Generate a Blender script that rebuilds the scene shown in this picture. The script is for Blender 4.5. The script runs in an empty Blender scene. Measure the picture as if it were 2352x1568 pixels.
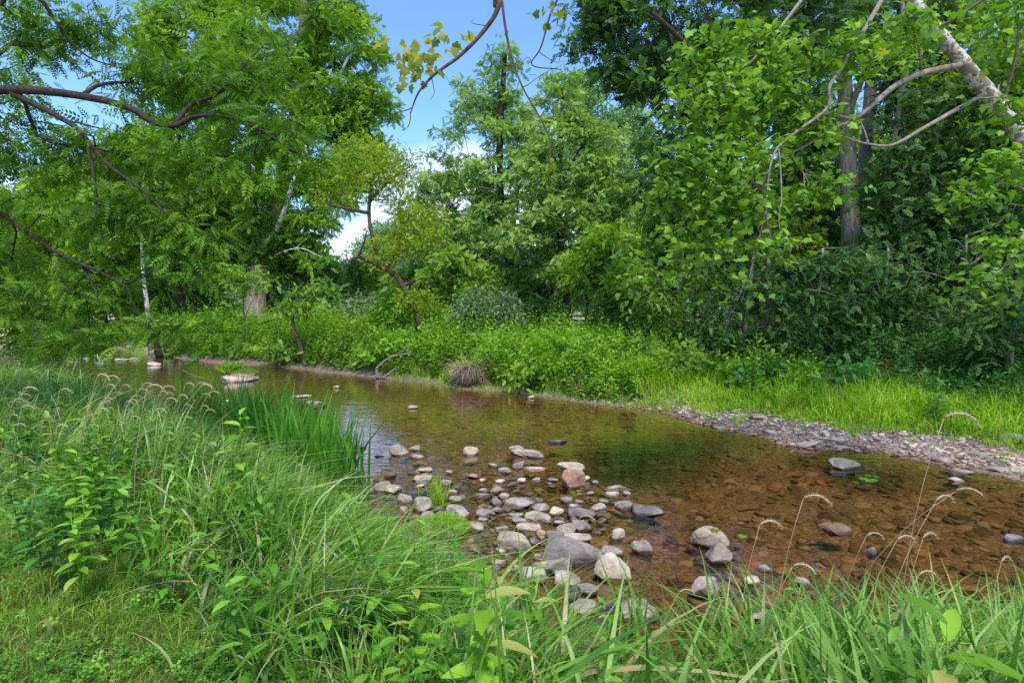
import bpy, bmesh, math
import numpy as np

rs = np.random.RandomState(7)
sc = bpy.context.scene
COL = sc.collection
W, H, F = 2352.0, 1568.0, 1307.0      # photo measured in these pixels
PITCH = math.radians(3.7)
CAMZ = 2.3
CP, SP = math.cos(PITCH), math.sin(PITCH)

def ray(px, py):
    u = (px - W / 2) / F; v = (H / 2 - py) / F
    return np.array([u, CP + v * SP, -SP + v * CP])
def P(px, py, Y):
    d = ray(px, py); t = Y / d[1]
    return np.array([d[0] * t, Y, CAMZ + d[2] * t])
def G(px, py, z=0.0):
    d = ray(px, py); t = (z - CAMZ) / d[2]
    return np.array([d[0] * t, d[1] * t, z])
def sstep(a, b, x):
    t = np.clip((x - a) / (b - a), 0, 1); return t * t * (3 - 2 * t)

# ------------------------------------------------------------------ noise
_k = rs.randn(24, 3); _ph = rs.rand(24) * 6.28
def noise3(p, scale=1.0, oct=3):
    """cheap smooth pseudo noise about -1..1; p (n,3)"""
    out = np.zeros(len(p)); a = 1.0; tot = 0
    q = p * scale
    for o in range(oct):
        for j in range(6):
            out += a * np.sin(q @ _k[(o * 6 + j) % 24] * 2.2 + _ph[(o * 6 + j) % 24] + 1.3 * np.sin(q @ _k[(o * 6 + j + 5) % 24] * 1.3)) / 3.0
        tot += a; a *= 0.5; q = q * 2.1 + 3.7
    return out / tot
def noise2(x, y, scale=1.0, oct=3):
    return noise3(np.stack([x, y, np.zeros_like(x) + 0.37], 1), scale, oct)

# ------------------------------------------------------------------ shorelines (world, water level z = 0)
FAR_PX = [(-1600, 768), (-700, 772), (0, 779), (190, 791), (330, 808), (400, 822), (480, 833), (600, 838), (700, 850), (860, 868), (980, 880),
          (1040, 893), (1120, 898), (1200, 905), (1330, 925), (1500, 942), (1600, 975), (1740, 1003), (1820, 1030), (2000, 1040), (2150, 1065),
          (2352, 1108), (2700, 1170), (3600, 1290), (5200, 1420)]
NEAR_PX = [(-1600, 850), (-700, 862), (0, 893), (250, 912), (430, 945), (560, 995), (700, 1060), (820, 1140), (960, 1215), (1120, 1300), (1250, 1400),
           (1360, 1500), (1600, 1500), (2000, 1530), (2352, 1540), (3000, 1560), (5200, 1600)]
FAR = np.array([G(*p)[:2] for p in FAR_PX]); NEAR = np.array([G(*p)[:2] for p in NEAR_PX])
POLY = np.vstack([FAR, NEAR[::-1]])

def seg_dist(x, y, line):
    best = np.full(len(x), 1e9)
    for a, b in zip(line[:-1], line[1:]):
        ab = b - a; t = np.clip(((x - a[0]) * ab[0] + (y - a[1]) * ab[1]) / (ab @ ab), 0, 1)
        dd = np.hypot(x - a[0] - t * ab[0], y - a[1] - t * ab[1]); best = np.minimum(best, dd)
    return best
def inside(x, y):
    c = np.zeros(len(x), bool); n = len(POLY); j = n - 1
    for i in range(n):
        xi, yi = POLY[i]; xj, yj = POLY[j]
        m = ((yi > y) != (yj > y)) & (x < (xj - xi) * (y - yi) / (yj - yi + 1e-12) + xi)
        c ^= m; j = i
    return c
def terrain(x, y):
    x = np.asarray(x, float).ravel(); y = np.asarray(y, float).ravel()
    df = seg_dist(x, y, FAR); dn = seg_dist(x, y, NEAR); ins = inside(x, y)
    wob = 0.12 * noise2(x, y, 1.6, 2)
    near = (dn < df)
    # water side
    shoal = np.exp(-((x - 0.2) / 1.5) ** 2 - ((y - 5.8) / 2.2) ** 2)
    zin = -np.minimum(0.30, 0.11 * np.minimum(df, dn) ** 0.8 + 0.015) * (1 - 0.78 * shoal) + 0.012 * noise2(x, y, 5, 2)
    # near bank
    dnn = np.maximum(dn + wob * sstep(0, .5, dn), 0)
    zn = 0.80 * sstep(0, 2.7, dnn) - .14 * sstep(-3.0, -5.5, x) + 0.03 * noise2(x, y, 1.5, 2) * sstep(0, 1, dn)
    # far bank
    wr = sstep(1.5, 4.8, x) * sstep(16, 12, y)      # gravel bar on the right
    dff = np.maximum(df + wob * sstep(0, .5, df), 0)
    zl = 0.75 * sstep(0, 1.3, dff) + 0.5 * sstep(1.5, 7, dff)
    zb = 0.07 * np.minimum(dff, 3.0) + 0.45 * sstep(2.2, 6.5, dff)
    q = x - 0.30 * y
    wh = sstep(1.5, 5.5, q) * sstep(60, 40, y)
    hill = 4.3 * sstep(4.6, 14.5, dff) * wh
    zf = zl * (1 - wr) + zb * wr + hill + 0.05 * noise2(x, y, .9, 2) * sstep(.5, 2, dff)
    zout = np.where(near, zn, zf)
    z = np.where(ins, zin, zout)
    return z, ins, near, df, dn, wr
def gwid(x): return .12 + 1.3 * sstep(2.9, 5.4, x)
def hz(x, y):
    return float(terrain([x], [y])[0][0])

# ------------------------------------------------------------------ materials
def mat(name):
    m = bpy.data.materials.new(name); m.use_nodes = True
    nt = m.node_tree; nt.nodes.clear()
    return m, nt
def N(nt, t, **kw):
    n = nt.nodes.new(t)
    for k, v in kw.items():
        if k.startswith('_'): setattr(n, k[1:], v)
        else: n.inputs[k.replace('__', ' ')].default_value = v
    return n
def ramp(nt, fac, stops, interp='LINEAR'):
    r = nt.nodes.new('ShaderNodeValToRGB'); r.color_ramp.interpolation = interp
    e = r.color_ramp.elements
    while len(e) < len(stops): e.new(0.5)
    for i, (p, c) in enumerate(stops):
        e[i].position = p; e[i].color = (*c, 1) if len(c) == 3 else c
    nt.links.new(fac, r.inputs[0]); return r.outputs[0]
def mixc(nt, fac, a, b, mode='MIX'):
    n = nt.nodes.new('ShaderNodeMix'); n.data_type = 'RGBA'; n.blend_type = mode
    for s, v in ((0, fac), (6, a), (7, b)):
        if isinstance(v, (int, float)): n.inputs[s].default_value = v
        elif isinstance(v, tuple): n.inputs[s].default_value = (*v, 1) if len(v) == 3 else v
        else: nt.links.new(v, n.inputs[s])
    return n.outputs[2]
def math_(nt, op, a, b=0.0, clamp=False):
    n = nt.nodes.new('ShaderNodeMath'); n.operation = op; n.use_clamp = clamp
    for i, v in enumerate((a, b)):
        if isinstance(v, (int, float)): n.inputs[i].default_value = v
        else: nt.links.new(v, n.inputs[i])
    return n.outputs[0]
def out(nt, sh):
    o = nt.nodes.new('ShaderNodeOutputMaterial'); nt.links.new(sh, o.inputs[0])

def leaf_mat(name, dark, mid, light, trans=0.4, rough=0.5, spec=0.35, nscale=0.7, yellow=None):
    m, nt = mat(name)
    at = N(nt, 'ShaderNodeAttribute', _attribute_name='tint')
    geo = nt.nodes.new('ShaderNodeNewGeometry')
    nz = N(nt, 'ShaderNodeTexNoise', Scale=nscale, Detail=2.0); nt.links.new(geo.outputs['Position'], nz.inputs['Vector'])
    f = math_(nt, 'ADD', math_(nt, 'MULTIPLY', at.outputs['Fac'], 0.62), math_(nt, 'MULTIPLY', math_(nt, 'SUBTRACT', nz.outputs['Fac'], 0.28), 0.85), True)
    stops = [(0.05, dark), (0.5, mid), (0.95, light)]
    c = ramp(nt, f, stops)
    if yellow:
        y = ramp(nt, at.outputs['Fac'], [(0.955, (0, 0, 0)), (0.965, (1, 1, 1))])
        c = mixc(nt, y, c, yellow)
    p = N(nt, 'ShaderNodeBsdfPrincipled', Roughness=rough); p.inputs['Specular IOR Level'].default_value = spec
    nt.links.new(c, p.inputs['Base Color'])
    tr = nt.nodes.new('ShaderNodeBsdfTranslucent')
    tc = mixc(nt, 1.0, c, (1.55, 1.5, 0.6), 'MULTIPLY'); nt.links.new(tc, tr.inputs['Color'])
    ms = nt.nodes.new('ShaderNodeMixShader'); ms.inputs[0].default_value = trans
    nt.links.new(p.outputs[0], ms.inputs[1]); nt.links.new(tr.outputs[0], ms.inputs[2]); out(nt, ms.outputs[0])
    return m

def bark_mat(name, a, b, scale=6.0, stretch=0.25, bump=0.6, lichen=None, mott=None):
    m, nt = mat(name)
    geo = nt.nodes.new('ShaderNodeNewGeometry')
    mp = nt.nodes.new('ShaderNodeMapping'); mp.inputs['Scale'].default_value = (1, 1, stretch)
    nt.links.new(geo.outputs['Position'], mp.inputs['Vector'])
    n1 = N(nt, 'ShaderNodeTexNoise', Scale=scale * 2.2, Detail=6.0, Roughness=.65); nt.links.new(mp.outputs[0], n1.inputs['Vector'])
    c = ramp(nt, n1.outputs['Fac'], [(0.33, a), (0.62, b)])
    if lichen:
        n2 = N(nt, 'ShaderNodeTexNoise', Scale=scale * .7, Detail=4.0); nt.links.new(geo.outputs['Position'], n2.inputs['Vector'])
        c = mixc(nt, ramp(nt, n2.outputs['Fac'], [(0.5, (0, 0, 0)), (0.66, (.8, .8, .8))]), c, lichen)
    if mott:
        n3 = N(nt, 'ShaderNodeTexNoise', Scale=scale * .9, Detail=3.0, Distortion=.8); nt.links.new(geo.outputs['Position'], n3.inputs['Vector'])
        c = mixc(nt, ramp(nt, n3.outputs['Fac'], [(0.49, (0, 0, 0)), (0.53, (1, 1, 1))]), c, mott[0])
        n4 = N(nt, 'ShaderNodeTexNoise', Scale=scale * 2.1, Detail=2.0, Distortion=.5); nt.links.new(geo.outputs['Position'], n4.inputs['Vector'])
        c = mixc(nt, ramp(nt, n4.outputs['Fac'], [(0.60, (0, 0, 0)), (0.63, (1, 1, 1))]), c, mott[1])
    p = N(nt, 'ShaderNodeBsdfPrincipled', Roughness=.85); p.inputs['Specular IOR Level'].default_value = .2
    nt.links.new(c, p.inputs['Base Color'])
    bp = N(nt, 'ShaderNodeBump', Strength=bump, Distance=.02); nt.links.new(n1.outputs['Fac'], bp.inputs['Height']); nt.links.new(bp.outputs[0], p.inputs['Normal'])
    out(nt, p.outputs[0]); return m

def rock_mat(name, a, b, c3, moss=None, wet=0.045, band=None):
    m, nt = mat(name)
    geo = nt.nodes.new('ShaderNodeNewGeometry'); oi = nt.nodes.new('ShaderNodeObjectInfo')
    tc = nt.nodes.new('ShaderNodeTexCoord')
    off = nt.nodes.new('ShaderNodeVectorMath'); off.operation = 'ADD'
    nt.links.new(geo.outputs['Position'], off.inputs[0])
    cmb = nt.nodes.new('ShaderNodeCombineXYZ'); r10 = math_(nt, 'MULTIPLY', oi.outputs['Random'], 37.0)
    nt.links.new(r10, cmb.inputs[0]); nt.links.new(r10, cmb.inputs[2]); nt.links.new(cmb.outputs[0], off.inputs[1])
    n1 = N(nt, 'ShaderNodeTexNoise', Scale=5.0, Detail=8.0, Roughness=.62, Distortion=.4); nt.links.new(off.outputs[0], n1.inputs['Vector'])
    n2 = N(nt, 'ShaderNodeTexNoise', Scale=38.0, Detail=5.0, Roughness=.7); nt.links.new(off.outputs[0], n2.inputs['Vector'])
    c = ramp(nt, n1.outputs['Fac'], [(0.30, a), (0.5, b), (0.70, c3)])
    c = mixc(nt, 0.55, c, ramp(nt, n2.outputs['Fac'], [(0.3, (.42, .42, .42)), (0.65, (1.18, 1.18, 1.16))]), 'MULTIPLY')
    # individual tone
    tone = ramp(nt, oi.outputs['Random'], [(0, (.72, .70, .71)), (0.35, (.98, .94, .92)), (.6, (1.12, 1.02, .95)), (1, (1.3, 1.24, 1.18))])
    c = mixc(nt, 1.0, c, tone, 'MULTIPLY')
    sx = nt.nodes.new('ShaderNodeSeparateXYZ'); nt.links.new(geo.outputs['Normal'], sx.inputs[0])
    if moss:
        mf = math_(nt, 'MULTIPLY', math_(nt, 'ADD', sx.outputs[2], math_(nt, 'MULTIPLY', n1.outputs['Fac'], 1.1)), .5)
        c = mixc(nt, ramp(nt, mf, [(moss[1] * .5, (0, 0, 0)), (moss[1] * .5 + .05, (1, 1, 1))]), c, moss[0])
    px = nt.nodes.new('ShaderNodeSeparateXYZ'); nt.links.new(geo.outputs['Position'], px.inputs[0])
    zz = math_(nt, 'ADD', px.outputs[2], math_(nt, 'MULTIPLY', math_(nt, 'SUBTRACT', n1.outputs['Fac'], .5), .04))
    wetf = ramp(nt, math_(nt, 'MULTIPLY', zz, 10.0), [(wet * 4.0, (1, 1, 1)), (wet * 7.0, (0, 0, 0))])
    c = mixc(nt, wetf, c, mixc(nt, 1.0, c, (.36, .29, .22), 'MULTIPLY'))
    p = N(nt, 'ShaderNodeBsdfPrincipled'); nt.links.new(c, p.inputs['Base Color'])
    rr = math_(nt, 'SUBTRACT', .85, math_(nt, 'MULTIPLY', wetf, .5)); nt.links.new(rr, p.inputs['Roughness'])
    p.inputs['Specular IOR Level'].default_value = .35
    bp = N(nt, 'ShaderNodeBump', Strength=.65, Distance=.03); h = math_(nt, 'ADD', n1.outputs['Fac'], math_(nt, 'MULTIPLY', n2.outputs['Fac'], .22))
    nt.links.new(h, bp.inputs['Height']); nt.links.new(bp.outputs[0], p.inputs['Normal'])
    out(nt, p.outputs[0]); return m

def plain(name, c, rough=.8, c2=None, scale=20):
    m, nt = mat(name); p = N(nt, 'ShaderNodeBsdfPrincipled', Roughness=rough); p.inputs['Specular IOR Level'].default_value = .25
    geo = nt.nodes.new('ShaderNodeNewGeometry')
    nz = N(nt, 'ShaderNodeTexNoise', Scale=float(scale), Detail=4.0); nt.links.new(geo.outputs['Position'], nz.inputs['Vector'])
    nt.links.new(ramp(nt, nz.outputs['Fac'], [(0.3, c), (0.7, c2 or tuple(v * 1.5 for v in c))]), p.inputs['Base Color'])
    out(nt, p.outputs[0]); return m
def stone_mat(name, stops, rough=.8, wetc=(.50, .35, .22)):
    m, nt = mat(name); at = N(nt, 'ShaderNodeAttribute', _attribute_name='tint')
    geo = nt.nodes.new('ShaderNodeNewGeometry')
    nz = N(nt, 'ShaderNodeTexNoise', Scale=45.0, Detail=4.0); nt.links.new(geo.outputs['Position'], nz.inputs['Vector'])
    c = ramp(nt, at.outputs['Fac'], stops)
    c = mixc(nt, .6, c, ramp(nt, nz.outputs['Fac'], [(.3, (.5, .5, .5)), (.7, (1.2, 1.2, 1.2))]), 'MULTIPLY')
    px = nt.nodes.new('ShaderNodeSeparateXYZ'); nt.links.new(geo.outputs['Position'], px.inputs[0])
    wf = ramp(nt, math_(nt, 'MULTIPLY', px.outputs[2], 10.0), [(0.15, (1, 1, 1)), (.75, (0, 0, 0))])
    c = mixc(nt, wf, c, mixc(nt, 1.0, c, wetc, 'MULTIPLY'))
    p = N(nt, 'ShaderNodeBsdfPrincipled', Roughness=rough); nt.links.new(c, p.inputs['Base Color']); p.inputs['Specular IOR Level'].default_value = .3
    out(nt, p.outputs[0]); return m

M = {}
M['leaf_mid'] = leaf_mat('leaf_mid', (.024, .062, .006), (.14, .285, .022), (.36, .53, .07), trans=.34)
M['leaf_bright'] = leaf_mat('leaf_bright', (.04, .11, .006), (.19, .37, .020), (.42, .62, .05), trans=.37)
M['leaf_walnut'] = leaf_mat('leaf_walnut', (.013, .045, .003), (.078, .19, .011), (.23, .42, .028), trans=.36, rough=.6, spec=.2)
M['leaf_dark'] = leaf_mat('leaf_dark', (.008, .032, .006), (.045, .125, .018), (.16, .31, .055), trans=.3, rough=.55, spec=.3)
M['leaf_beech'] = leaf_mat('leaf_beech', (.006, .028, .006), (.042, .125, .020), (.15, .31, .06), trans=.3, rough=.6, spec=.25)
M['leaf_yellow'] = leaf_mat('leaf_yellow', (.14, .22, .010), (.27, .39, .018), (.46, .56, .04), trans=.42)
M['leaf_sycamore'] = leaf_mat('leaf_sycamore', (.035, .10, .008), (.13, .28, .020), (.34, .54, .08), trans=.36, nscale=1.6, rough=.6, spec=.25, yellow=(.35, .38, .06))
M['leaf_pale'] = leaf_mat('leaf_pale', (.07, .16, .055), (.18, .33, .13), (.32, .48, .22), trans=.35)  # paler, bluer green: haze of the background trees is put into the colour
M['leaf_ash'] = leaf_mat('leaf_ash', (.04, .095, .014), (.19, .34, .06), (.42, .58, .15), trans=.36)
M['leaf_silver'] = leaf_mat('leaf_silver', (.06, .13, .05), (.16, .26, .11), (.30, .40, .21), trans=.25)
M['leaf_far'] = leaf_mat('leaf_far', (.07, .15, .05), (.17, .29, .11), (.28, .42, .18), trans=.35, nscale=.3)  # aerial haze painted into the leaf colour of the distant trees
M['leaf_gold'] = leaf_mat('leaf_gold', (.10, .15, .010), (.20, .25, .018), (.36, .36, .04), trans=.5)
M['grass_far'] = leaf_mat('grass_far', (.11, .24, .006), (.29, .50, .018), (.52, .72, .06), trans=.4, nscale=1.6, yellow=(.45, .42, .14))
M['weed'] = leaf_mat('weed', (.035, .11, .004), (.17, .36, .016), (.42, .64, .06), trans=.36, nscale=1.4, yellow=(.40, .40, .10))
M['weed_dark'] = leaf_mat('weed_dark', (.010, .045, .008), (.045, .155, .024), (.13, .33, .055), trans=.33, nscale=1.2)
M['grass_near'] = leaf_mat('grass_near', (.034, .11, .012), (.145, .31, .034), (.38, .58, .13), trans=.33, rough=.42, spec=.4, nscale=1.5, yellow=(.42, .36, .16))
M['grass_near2'] = leaf_mat('grass_near2', (.045, .13, .006), (.17, .35, .018), (.40, .62, .07), trans=.36, nscale=1.5, yellow=(.45, .40, .14))
M['lawn'] = leaf_mat('lawn', (.07, .15, .008), (.17, .32, .02), (.34, .50, .05), trans=.35, nscale=2.0, yellow=(.42, .33, .15))
M['clover'] = leaf_mat('clover', (.02, .09, .005), (.09, .27, .016), (.24, .48, .045), trans=.3, nscale=2.0)
M['iris'] = leaf_mat('iris', (.03, .12, .010), (.10, .30, .025), (.26, .52, .07), trans=.38, rough=.4, spec=.4)
M['dry'] = leaf_mat('dry', (.34, .25, .15), (.52, .41, .27), (.68, .57, .42), trans=.3)
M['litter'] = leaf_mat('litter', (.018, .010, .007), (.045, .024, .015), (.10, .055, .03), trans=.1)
M['bark_dark'] = bark_mat('bark_dark', (.012, .009, .007), (.06, .045, .034), scale=14, bump=1.0)
M['bark_brown'] = bark_mat('bark_brown', (.035, .022, .014), (.15, .10, .07), scale=9)
M['bark_grey'] = bark_mat('bark_grey', (.07, .062, .052), (.27, .24, .205), scale=7, stretch=.18, lichen=(.16, .18, .12))
M['bark_pink'] = bark_mat('bark_pink', (.12, .085, .065), (.36, .28, .23), scale=5, stretch=.3)
M['bark_white'] = bark_mat('bark_white', (.36, .35, .32), (.58, .57, .54), scale=11, stretch=.5, bump=.3, mott=((.24, .19, .14), (.15, .11, .08)))
M['bark_limb'] = bark_mat('bark_limb', (.10, .08, .065), (.30, .27, .24), scale=9, stretch=.5, bump=.3, mott=((.22, .17, .13), (.12, .09, .07)))
M['bark_pale'] = bark_mat('bark_pale', (.52, .52, .50), (.74, .74, .72), scale=2.5, stretch=.5, bump=.2, mott=((.60, .59, .55), (.22, .19, .15)))
M['driftwood'] = bark_mat('driftwood', (.10, .075, .06), (.30, .24, .19), scale=14, stretch=1)
M['rock_grey'] = rock_mat('rock_grey', (.12, .10, .085), (.29, .25, .215), (.47, .42, .37))
M['rock_pale'] = rock_mat('rock_pale', (.20, .165, .135), (.40, .34, .28), (.57, .50, .43))
M['rock_dark'] = rock_mat('rock_dark', (.045, .042, .045), (.12, .11, .11), (.24, .22, .21))
M['rock_rust'] = rock_mat('rock_rust', (.20, .15, .10), (.42, .24, .15), (.48, .36, .26), moss=((.16, .17, .05), 1.62))
M['rock_moss'] = rock_mat('rock_moss', (.15, .13, .11), (.30, .27, .23), (.42, .38, .34), moss=((.20, .26, .02), 1.46))
M['rock_brown'] = rock_mat('rock_brown', (.06, .04, .025), (.15, .10, .06), (.26, .18, .12))
M['rock_slab'] = rock_mat('rock_slab', (.22, .17, .14), (.40, .33, .28), (.56, .48, .42), moss=((.17, .25, .03), 1.58), wet=.03)
M['gravel'] = stone_mat('gravel', [(0, (.12, .08, .055)), (.3, (.34, .235, .17)), (.6, (.50, .375, .29)), (.85, (.64, .52, .43)), (1, (.36, .19, .11))])
M['bedstone'] = stone_mat('bedstone', [(0, (.06, .042, .03)), (.35, (.15, .10, .055)), (.65, (.27, .16, .09)), (.88, (.38, .31, .24)), (1, (.40, .22, .10))], wetc=(.72, .60, .48))

# ------------------------------------------------------------------ mesh building
def link(o, parent=None):
    COL.objects.link(o)
    if parent is not None: o.parent = parent
    return o
def build(name, V, Fs, m, parent=None, tint=None, smooth=False):
    me = bpy.data.meshes.new(name)
    V = np.asarray(V, np.float32).reshape(-1, 3)
    if not isinstance(Fs, list): Fs = [Fs]
    Fs = [np.asarray(f, np.int32) for f in Fs if len(f)]
    me.vertices.add(len(V)); me.vertices.foreach_set('co', V.ravel())
    tot = sum(f.size for f in Fs); npoly = sum(len(f) for f in Fs)
    me.loops.add(tot); me.polygons.add(npoly)
    me.loops.foreach_set('vertex_index', np.concatenate([f.ravel() for f in Fs]))
    ls = []; c = 0
    for f in Fs:
        k = f.shape[1]; ls.append(c + np.arange(len(f)) * k); c += f.size
    me.polygons.foreach_set('loop_start', np.concatenate(ls).astype(np.int32))
    if smooth: me.polygons.foreach_set('use_smooth', np.ones(npoly, bool))
    if tint is not None:
        a = me.attributes.new('tint', 'FLOAT', 'POINT'); a.data.foreach_set('value', np.asarray(tint, np.float32))
    me.update(calc_edges=True); me.materials.append(m)
    o = bpy.data.objects.new(name, me); return link(o, parent)
def tag(o, label=None, cat=None, group=None, kind=None):
    if label: o['label'] = label
    if cat: o['category'] = cat
    if group: o['group'] = group
    if kind: o['kind'] = kind
    return o
def empty(name, loc=(0, 0, 0)):
    o = bpy.data.objects.new(name, None); o.empty_display_size = .2; o.location = loc; return link(o)

class MB:
    def __init__(s): s.V = []; s.F = {}; s.T = []; s.n = 0
    def add(s, V, Fl, t=None):
        V = np.asarray(V).reshape(-1, 3)
        for f in (Fl if isinstance(Fl, list) else [Fl]):
            f = np.asarray(f)
            if len(f): s.F.setdefault(f.shape[1], []).append(f + s.n)
        s.V.append(V); s.T.append(np.full(len(V), .5) if t is None else (np.full(len(V), t) if np.isscalar(t) else t)); s.n += len(V)
    def make(s, name, m, parent=None, smooth=False):
        if not s.n: return None
        return build(name, np.vstack(s.V), [np.vstack(v) for v in s.F.values()], m, parent, np.concatenate(s.T), smooth)

def norm(a): return a / (np.linalg.norm(a, axis=-1, keepdims=True) + 1e-9)
def smooth_line(pts, n=6):
    pts = np.asarray(pts, float)
    if len(pts) < 3: 
        t = np.linspace(0, 1, n + 1)[:, None]; return pts[0] * (1 - t) + pts[-1] * t
    p = np.vstack([2 * pts[0] - pts[1], pts, 2 * pts[-1] - pts[-2]]); o = []
    for i in range(1, len(p) - 2):
        t = np.linspace(0, 1, n, endpoint=False)[:, None]
        a, b, c, d = p[i - 1], p[i], p[i + 1], p[i + 2]
        o.append(.5 * (2 * b + (c - a) * t + (2 * a - 5 * b + 4 * c - d) * t ** 2 + (3 * b - a - 3 * c + d) * t ** 3))
    o.append(pts[-1:]); return np.vstack(o)
def tube(mb, pts, rad, sides=6, rough=0.0):
    pts = np.asarray(pts, float); rad = np.asarray(rad, float); n = len(pts)
    if n < 2: return
    T = norm(np.gradient(pts, axis=0))
    ref = np.array([0., 0, 1]) if abs(T[0][2]) < .9 else np.array([1., 0, 0])
    A = norm(np.cross(T, ref)); B = np.cross(T, A)
    for i in range(1, n):
        if A[i] @ A[i - 1] < 0: A[i] *= -1; B[i] *= -1
    th = np.arange(sides) / sides * 2 * np.pi
    rr = rad[:, None] * (1 + rough * rs.randn(n, sides)) if rough else np.repeat(rad[:, None], sides, 1)
    V = pts[:, None, :] + rr[..., None] * (np.cos(th)[None, :, None] * A[:, None, :] + np.sin(th)[None, :, None] * B[:, None, :])
    i = np.arange(n - 1)[:, None] * sides; j = np.arange(sides)[None, :]; k = (j + 1) % sides
    Fq = np.stack([i + j, i + k, i + sides + k, i + sides + j], -1).reshape(-1, 4)
    mb.add(V.reshape(-1, 3), [Fq, np.arange(sides)[None, ::-1], (np.arange(sides) + (n - 1) * sides)[None, :]])

# ------------------------------------------------------------------ leaf templates: (verts, faces)  x along leaf, y across, z normal
def T_rhomb(w=.3): return np.array([[0, 0, 0], [.45, w, .07], [1, 0, -.08], [.45, -w, .07]]), [np.array([[0, 1, 2, 3]])]
def T_trip():     # three small leaves on a short twig
    v, f = T_rhomb(.3); VV = []; FF = []; 
    for k, (a, o, s, zz) in enumerate([(-.9, .1, .62, .05), (.0, .38, .62, -.05), (.95, .2, .6, .02)]):
        c, d = math.cos(a), math.sin(a); q = v * s
        VV.append(np.stack([q[:, 0] * c - q[:, 1] * d + o, q[:, 0] * d + q[:, 1] * c, q[:, 2] + zz + q[:, 0] * .2 * (k - 1)], 1)); FF.append(np.array([[0, 1, 2, 3]]) + 4 * k)
    return np.vstack(VV), [np.vstack(FF)]
def T_spray(n=9, w=.36, ln=.27):
    v, f = T_rhomb(w); VV = []; FF = []
    for k in range(n):
        t = (k + .6) / n; a = (0.95 if k % 2 else -0.95) * (1 - .25 * t) if k < n - 1 else .1; q = v * ln * (1.05 - .25 * abs(t - .4)); c, d = math.cos(a), math.sin(a)
        VV.append(np.stack([q[:, 0] * c - q[:, 1] * d + t * .82, q[:, 0] * d + q[:, 1] * c, q[:, 2] - .22 * t * t - .10 * q[:, 0] + .02 * (k % 3)], 1)); FF.append(np.array([[0, 1, 2, 3]]) + 4 * k)
    VV.append(np.array([[0, .007, 0], [0, -.007, 0], [.8, -.003, -.14], [.8, .003, -.14]])); FF.append(np.array([[0, 1, 2, 3]]) + 4 * n)
    return np.vstack(VV), [np.vstack(FF)]
def T_pinnate(pairs=7):
    VV = []; FF = []; n = 0
    v, f = T_rhomb(.25)
    def addl(o, a, s, z, tw):
        nonlocal n
        c, d = math.cos(a), math.sin(a); q = v * s
        VV.append(np.stack([q[:, 0] * c - q[:, 1] * d + o, q[:, 0] * d + q[:, 1] * c, q[:, 2] + z + tw * q[:, 0]], 1)); FF.append(np.array([[0, 1, 2, 3]]) + n); n += 4
    for i in range(pairs):
        o = .16 + .74 * i / (pairs - 1); z = -.32 * o * o
        s = .30 * (1 - .35 * abs(i / (pairs - 1) - .45) * 2)
        for sg in (1, -1): addl(o + .015 * sg, sg * 1.15, s, z, -.35)
    addl(.93, 0, .2, -.3, -.6)
    xs = np.array([0, .5, .93]); r = .006
    VV.append(np.array([[0, r, 0], [0, -r, 0], [.5, -r, -.08], [.5, r, -.08], [.93, 0, -.28]])); FF.append(np.array([[0, 1, 2, 3], [3, 2, 4, 4]][:1]) + n); n += 5
    return np.vstack(VV), [np.vstack(FF)]
def T_maple():
    half = [(0, .0), (-.10, .22), (.05, .50), (.22, .34), (.42, .56), (.55, .30), (.72, .22), (1.0, 0)]
    o = [(x, y) for x, y in half] + [(x, -y) for x, y in half[-2:0:-1]]
    V = [[.25, 0, .05]] + [[x, y, -.12 * (abs(y) ** 1.4) * 2 - .12 * x * x] for x, y in o]; n = len(o)
    V += [[-.35, .008, .02], [-.35, -.008, .02]]
    Ft = np.array([[0, 1 + i, 1 + (i + 1) % n] for i in range(n)] + [[n + 1, n + 2, 1]])
    return np.array(V), [Ft]
def T_lance(w=.13, seg=4, droop=.35):
    V = []; Fq = []
    for i in range(seg + 1):
        t = i / seg; ww = w * math.sin(math.pi * min(1, t * .93 + .07)) ** .8 if i < seg else 0.004; z = -droop * t * t
        V += [[t, ww, z + ww * .35], [t, 0, z], [t, -ww, z + ww * .35]]
    for i in range(seg):
        a = i * 3; Fq += [[a, a + 1, a + 4, a + 3], [a + 1, a + 2, a + 5, a + 4]]
    return np.array(V), [np.array(Fq)]
def T_clover():
    V = []; Fq = []
    for k in range(3):
        a = k * 2.094; b = len(V)
        for (r, d) in ((.04, 0), (.6, .45), (1, .32), (.9, 0), (1, -.32), (.6, -.45)): V.append([r * math.cos(a + d), r * math.sin(a + d), .12 * r])
        Fq.append([b, b + 1, b + 2, b + 3]); Fq.append([b, b + 3, b + 4, b + 5])
    return np.array(V), [np.array(Fq)]
def place(T, pos, d, nrm, s, tint=None, mb=None, jit=0.0):
    """instances of a template as one block: returns V, F, tint"""
    tv, tf = T; n = len(pos); k = len(tv)
    d = norm(d); b = norm(np.cross(nrm, d)); nn = np.cross(d, b)
    s = np.broadcast_to(np.asarray(s, float), (n,))
    V = pos[:, None, :] + s[:, None, None] * (tv[None, :, 0, None] * d[:, None] + tv[None, :, 1, None] * b[:, None] + tv[None, :, 2, None] * nn[:, None])
    off = (np.arange(n) * k)[:, None, None]
    Fo = [(f[None] + off).reshape(-1, f.shape[1]) for f in tf]
    t = np.repeat(rs.rand(n) if tint is None else tint, k)
    if mb is not None: mb.add(V.reshape(-1, 3), Fo, t); return
    return V.reshape(-1, 3), Fo, t
TR, TP, TM, TL, TC, T3, TS = T_rhomb(), T_pinnate(6), T_maple(), T_lance(), T_clover(), T_trip(), T_spray()

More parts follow.
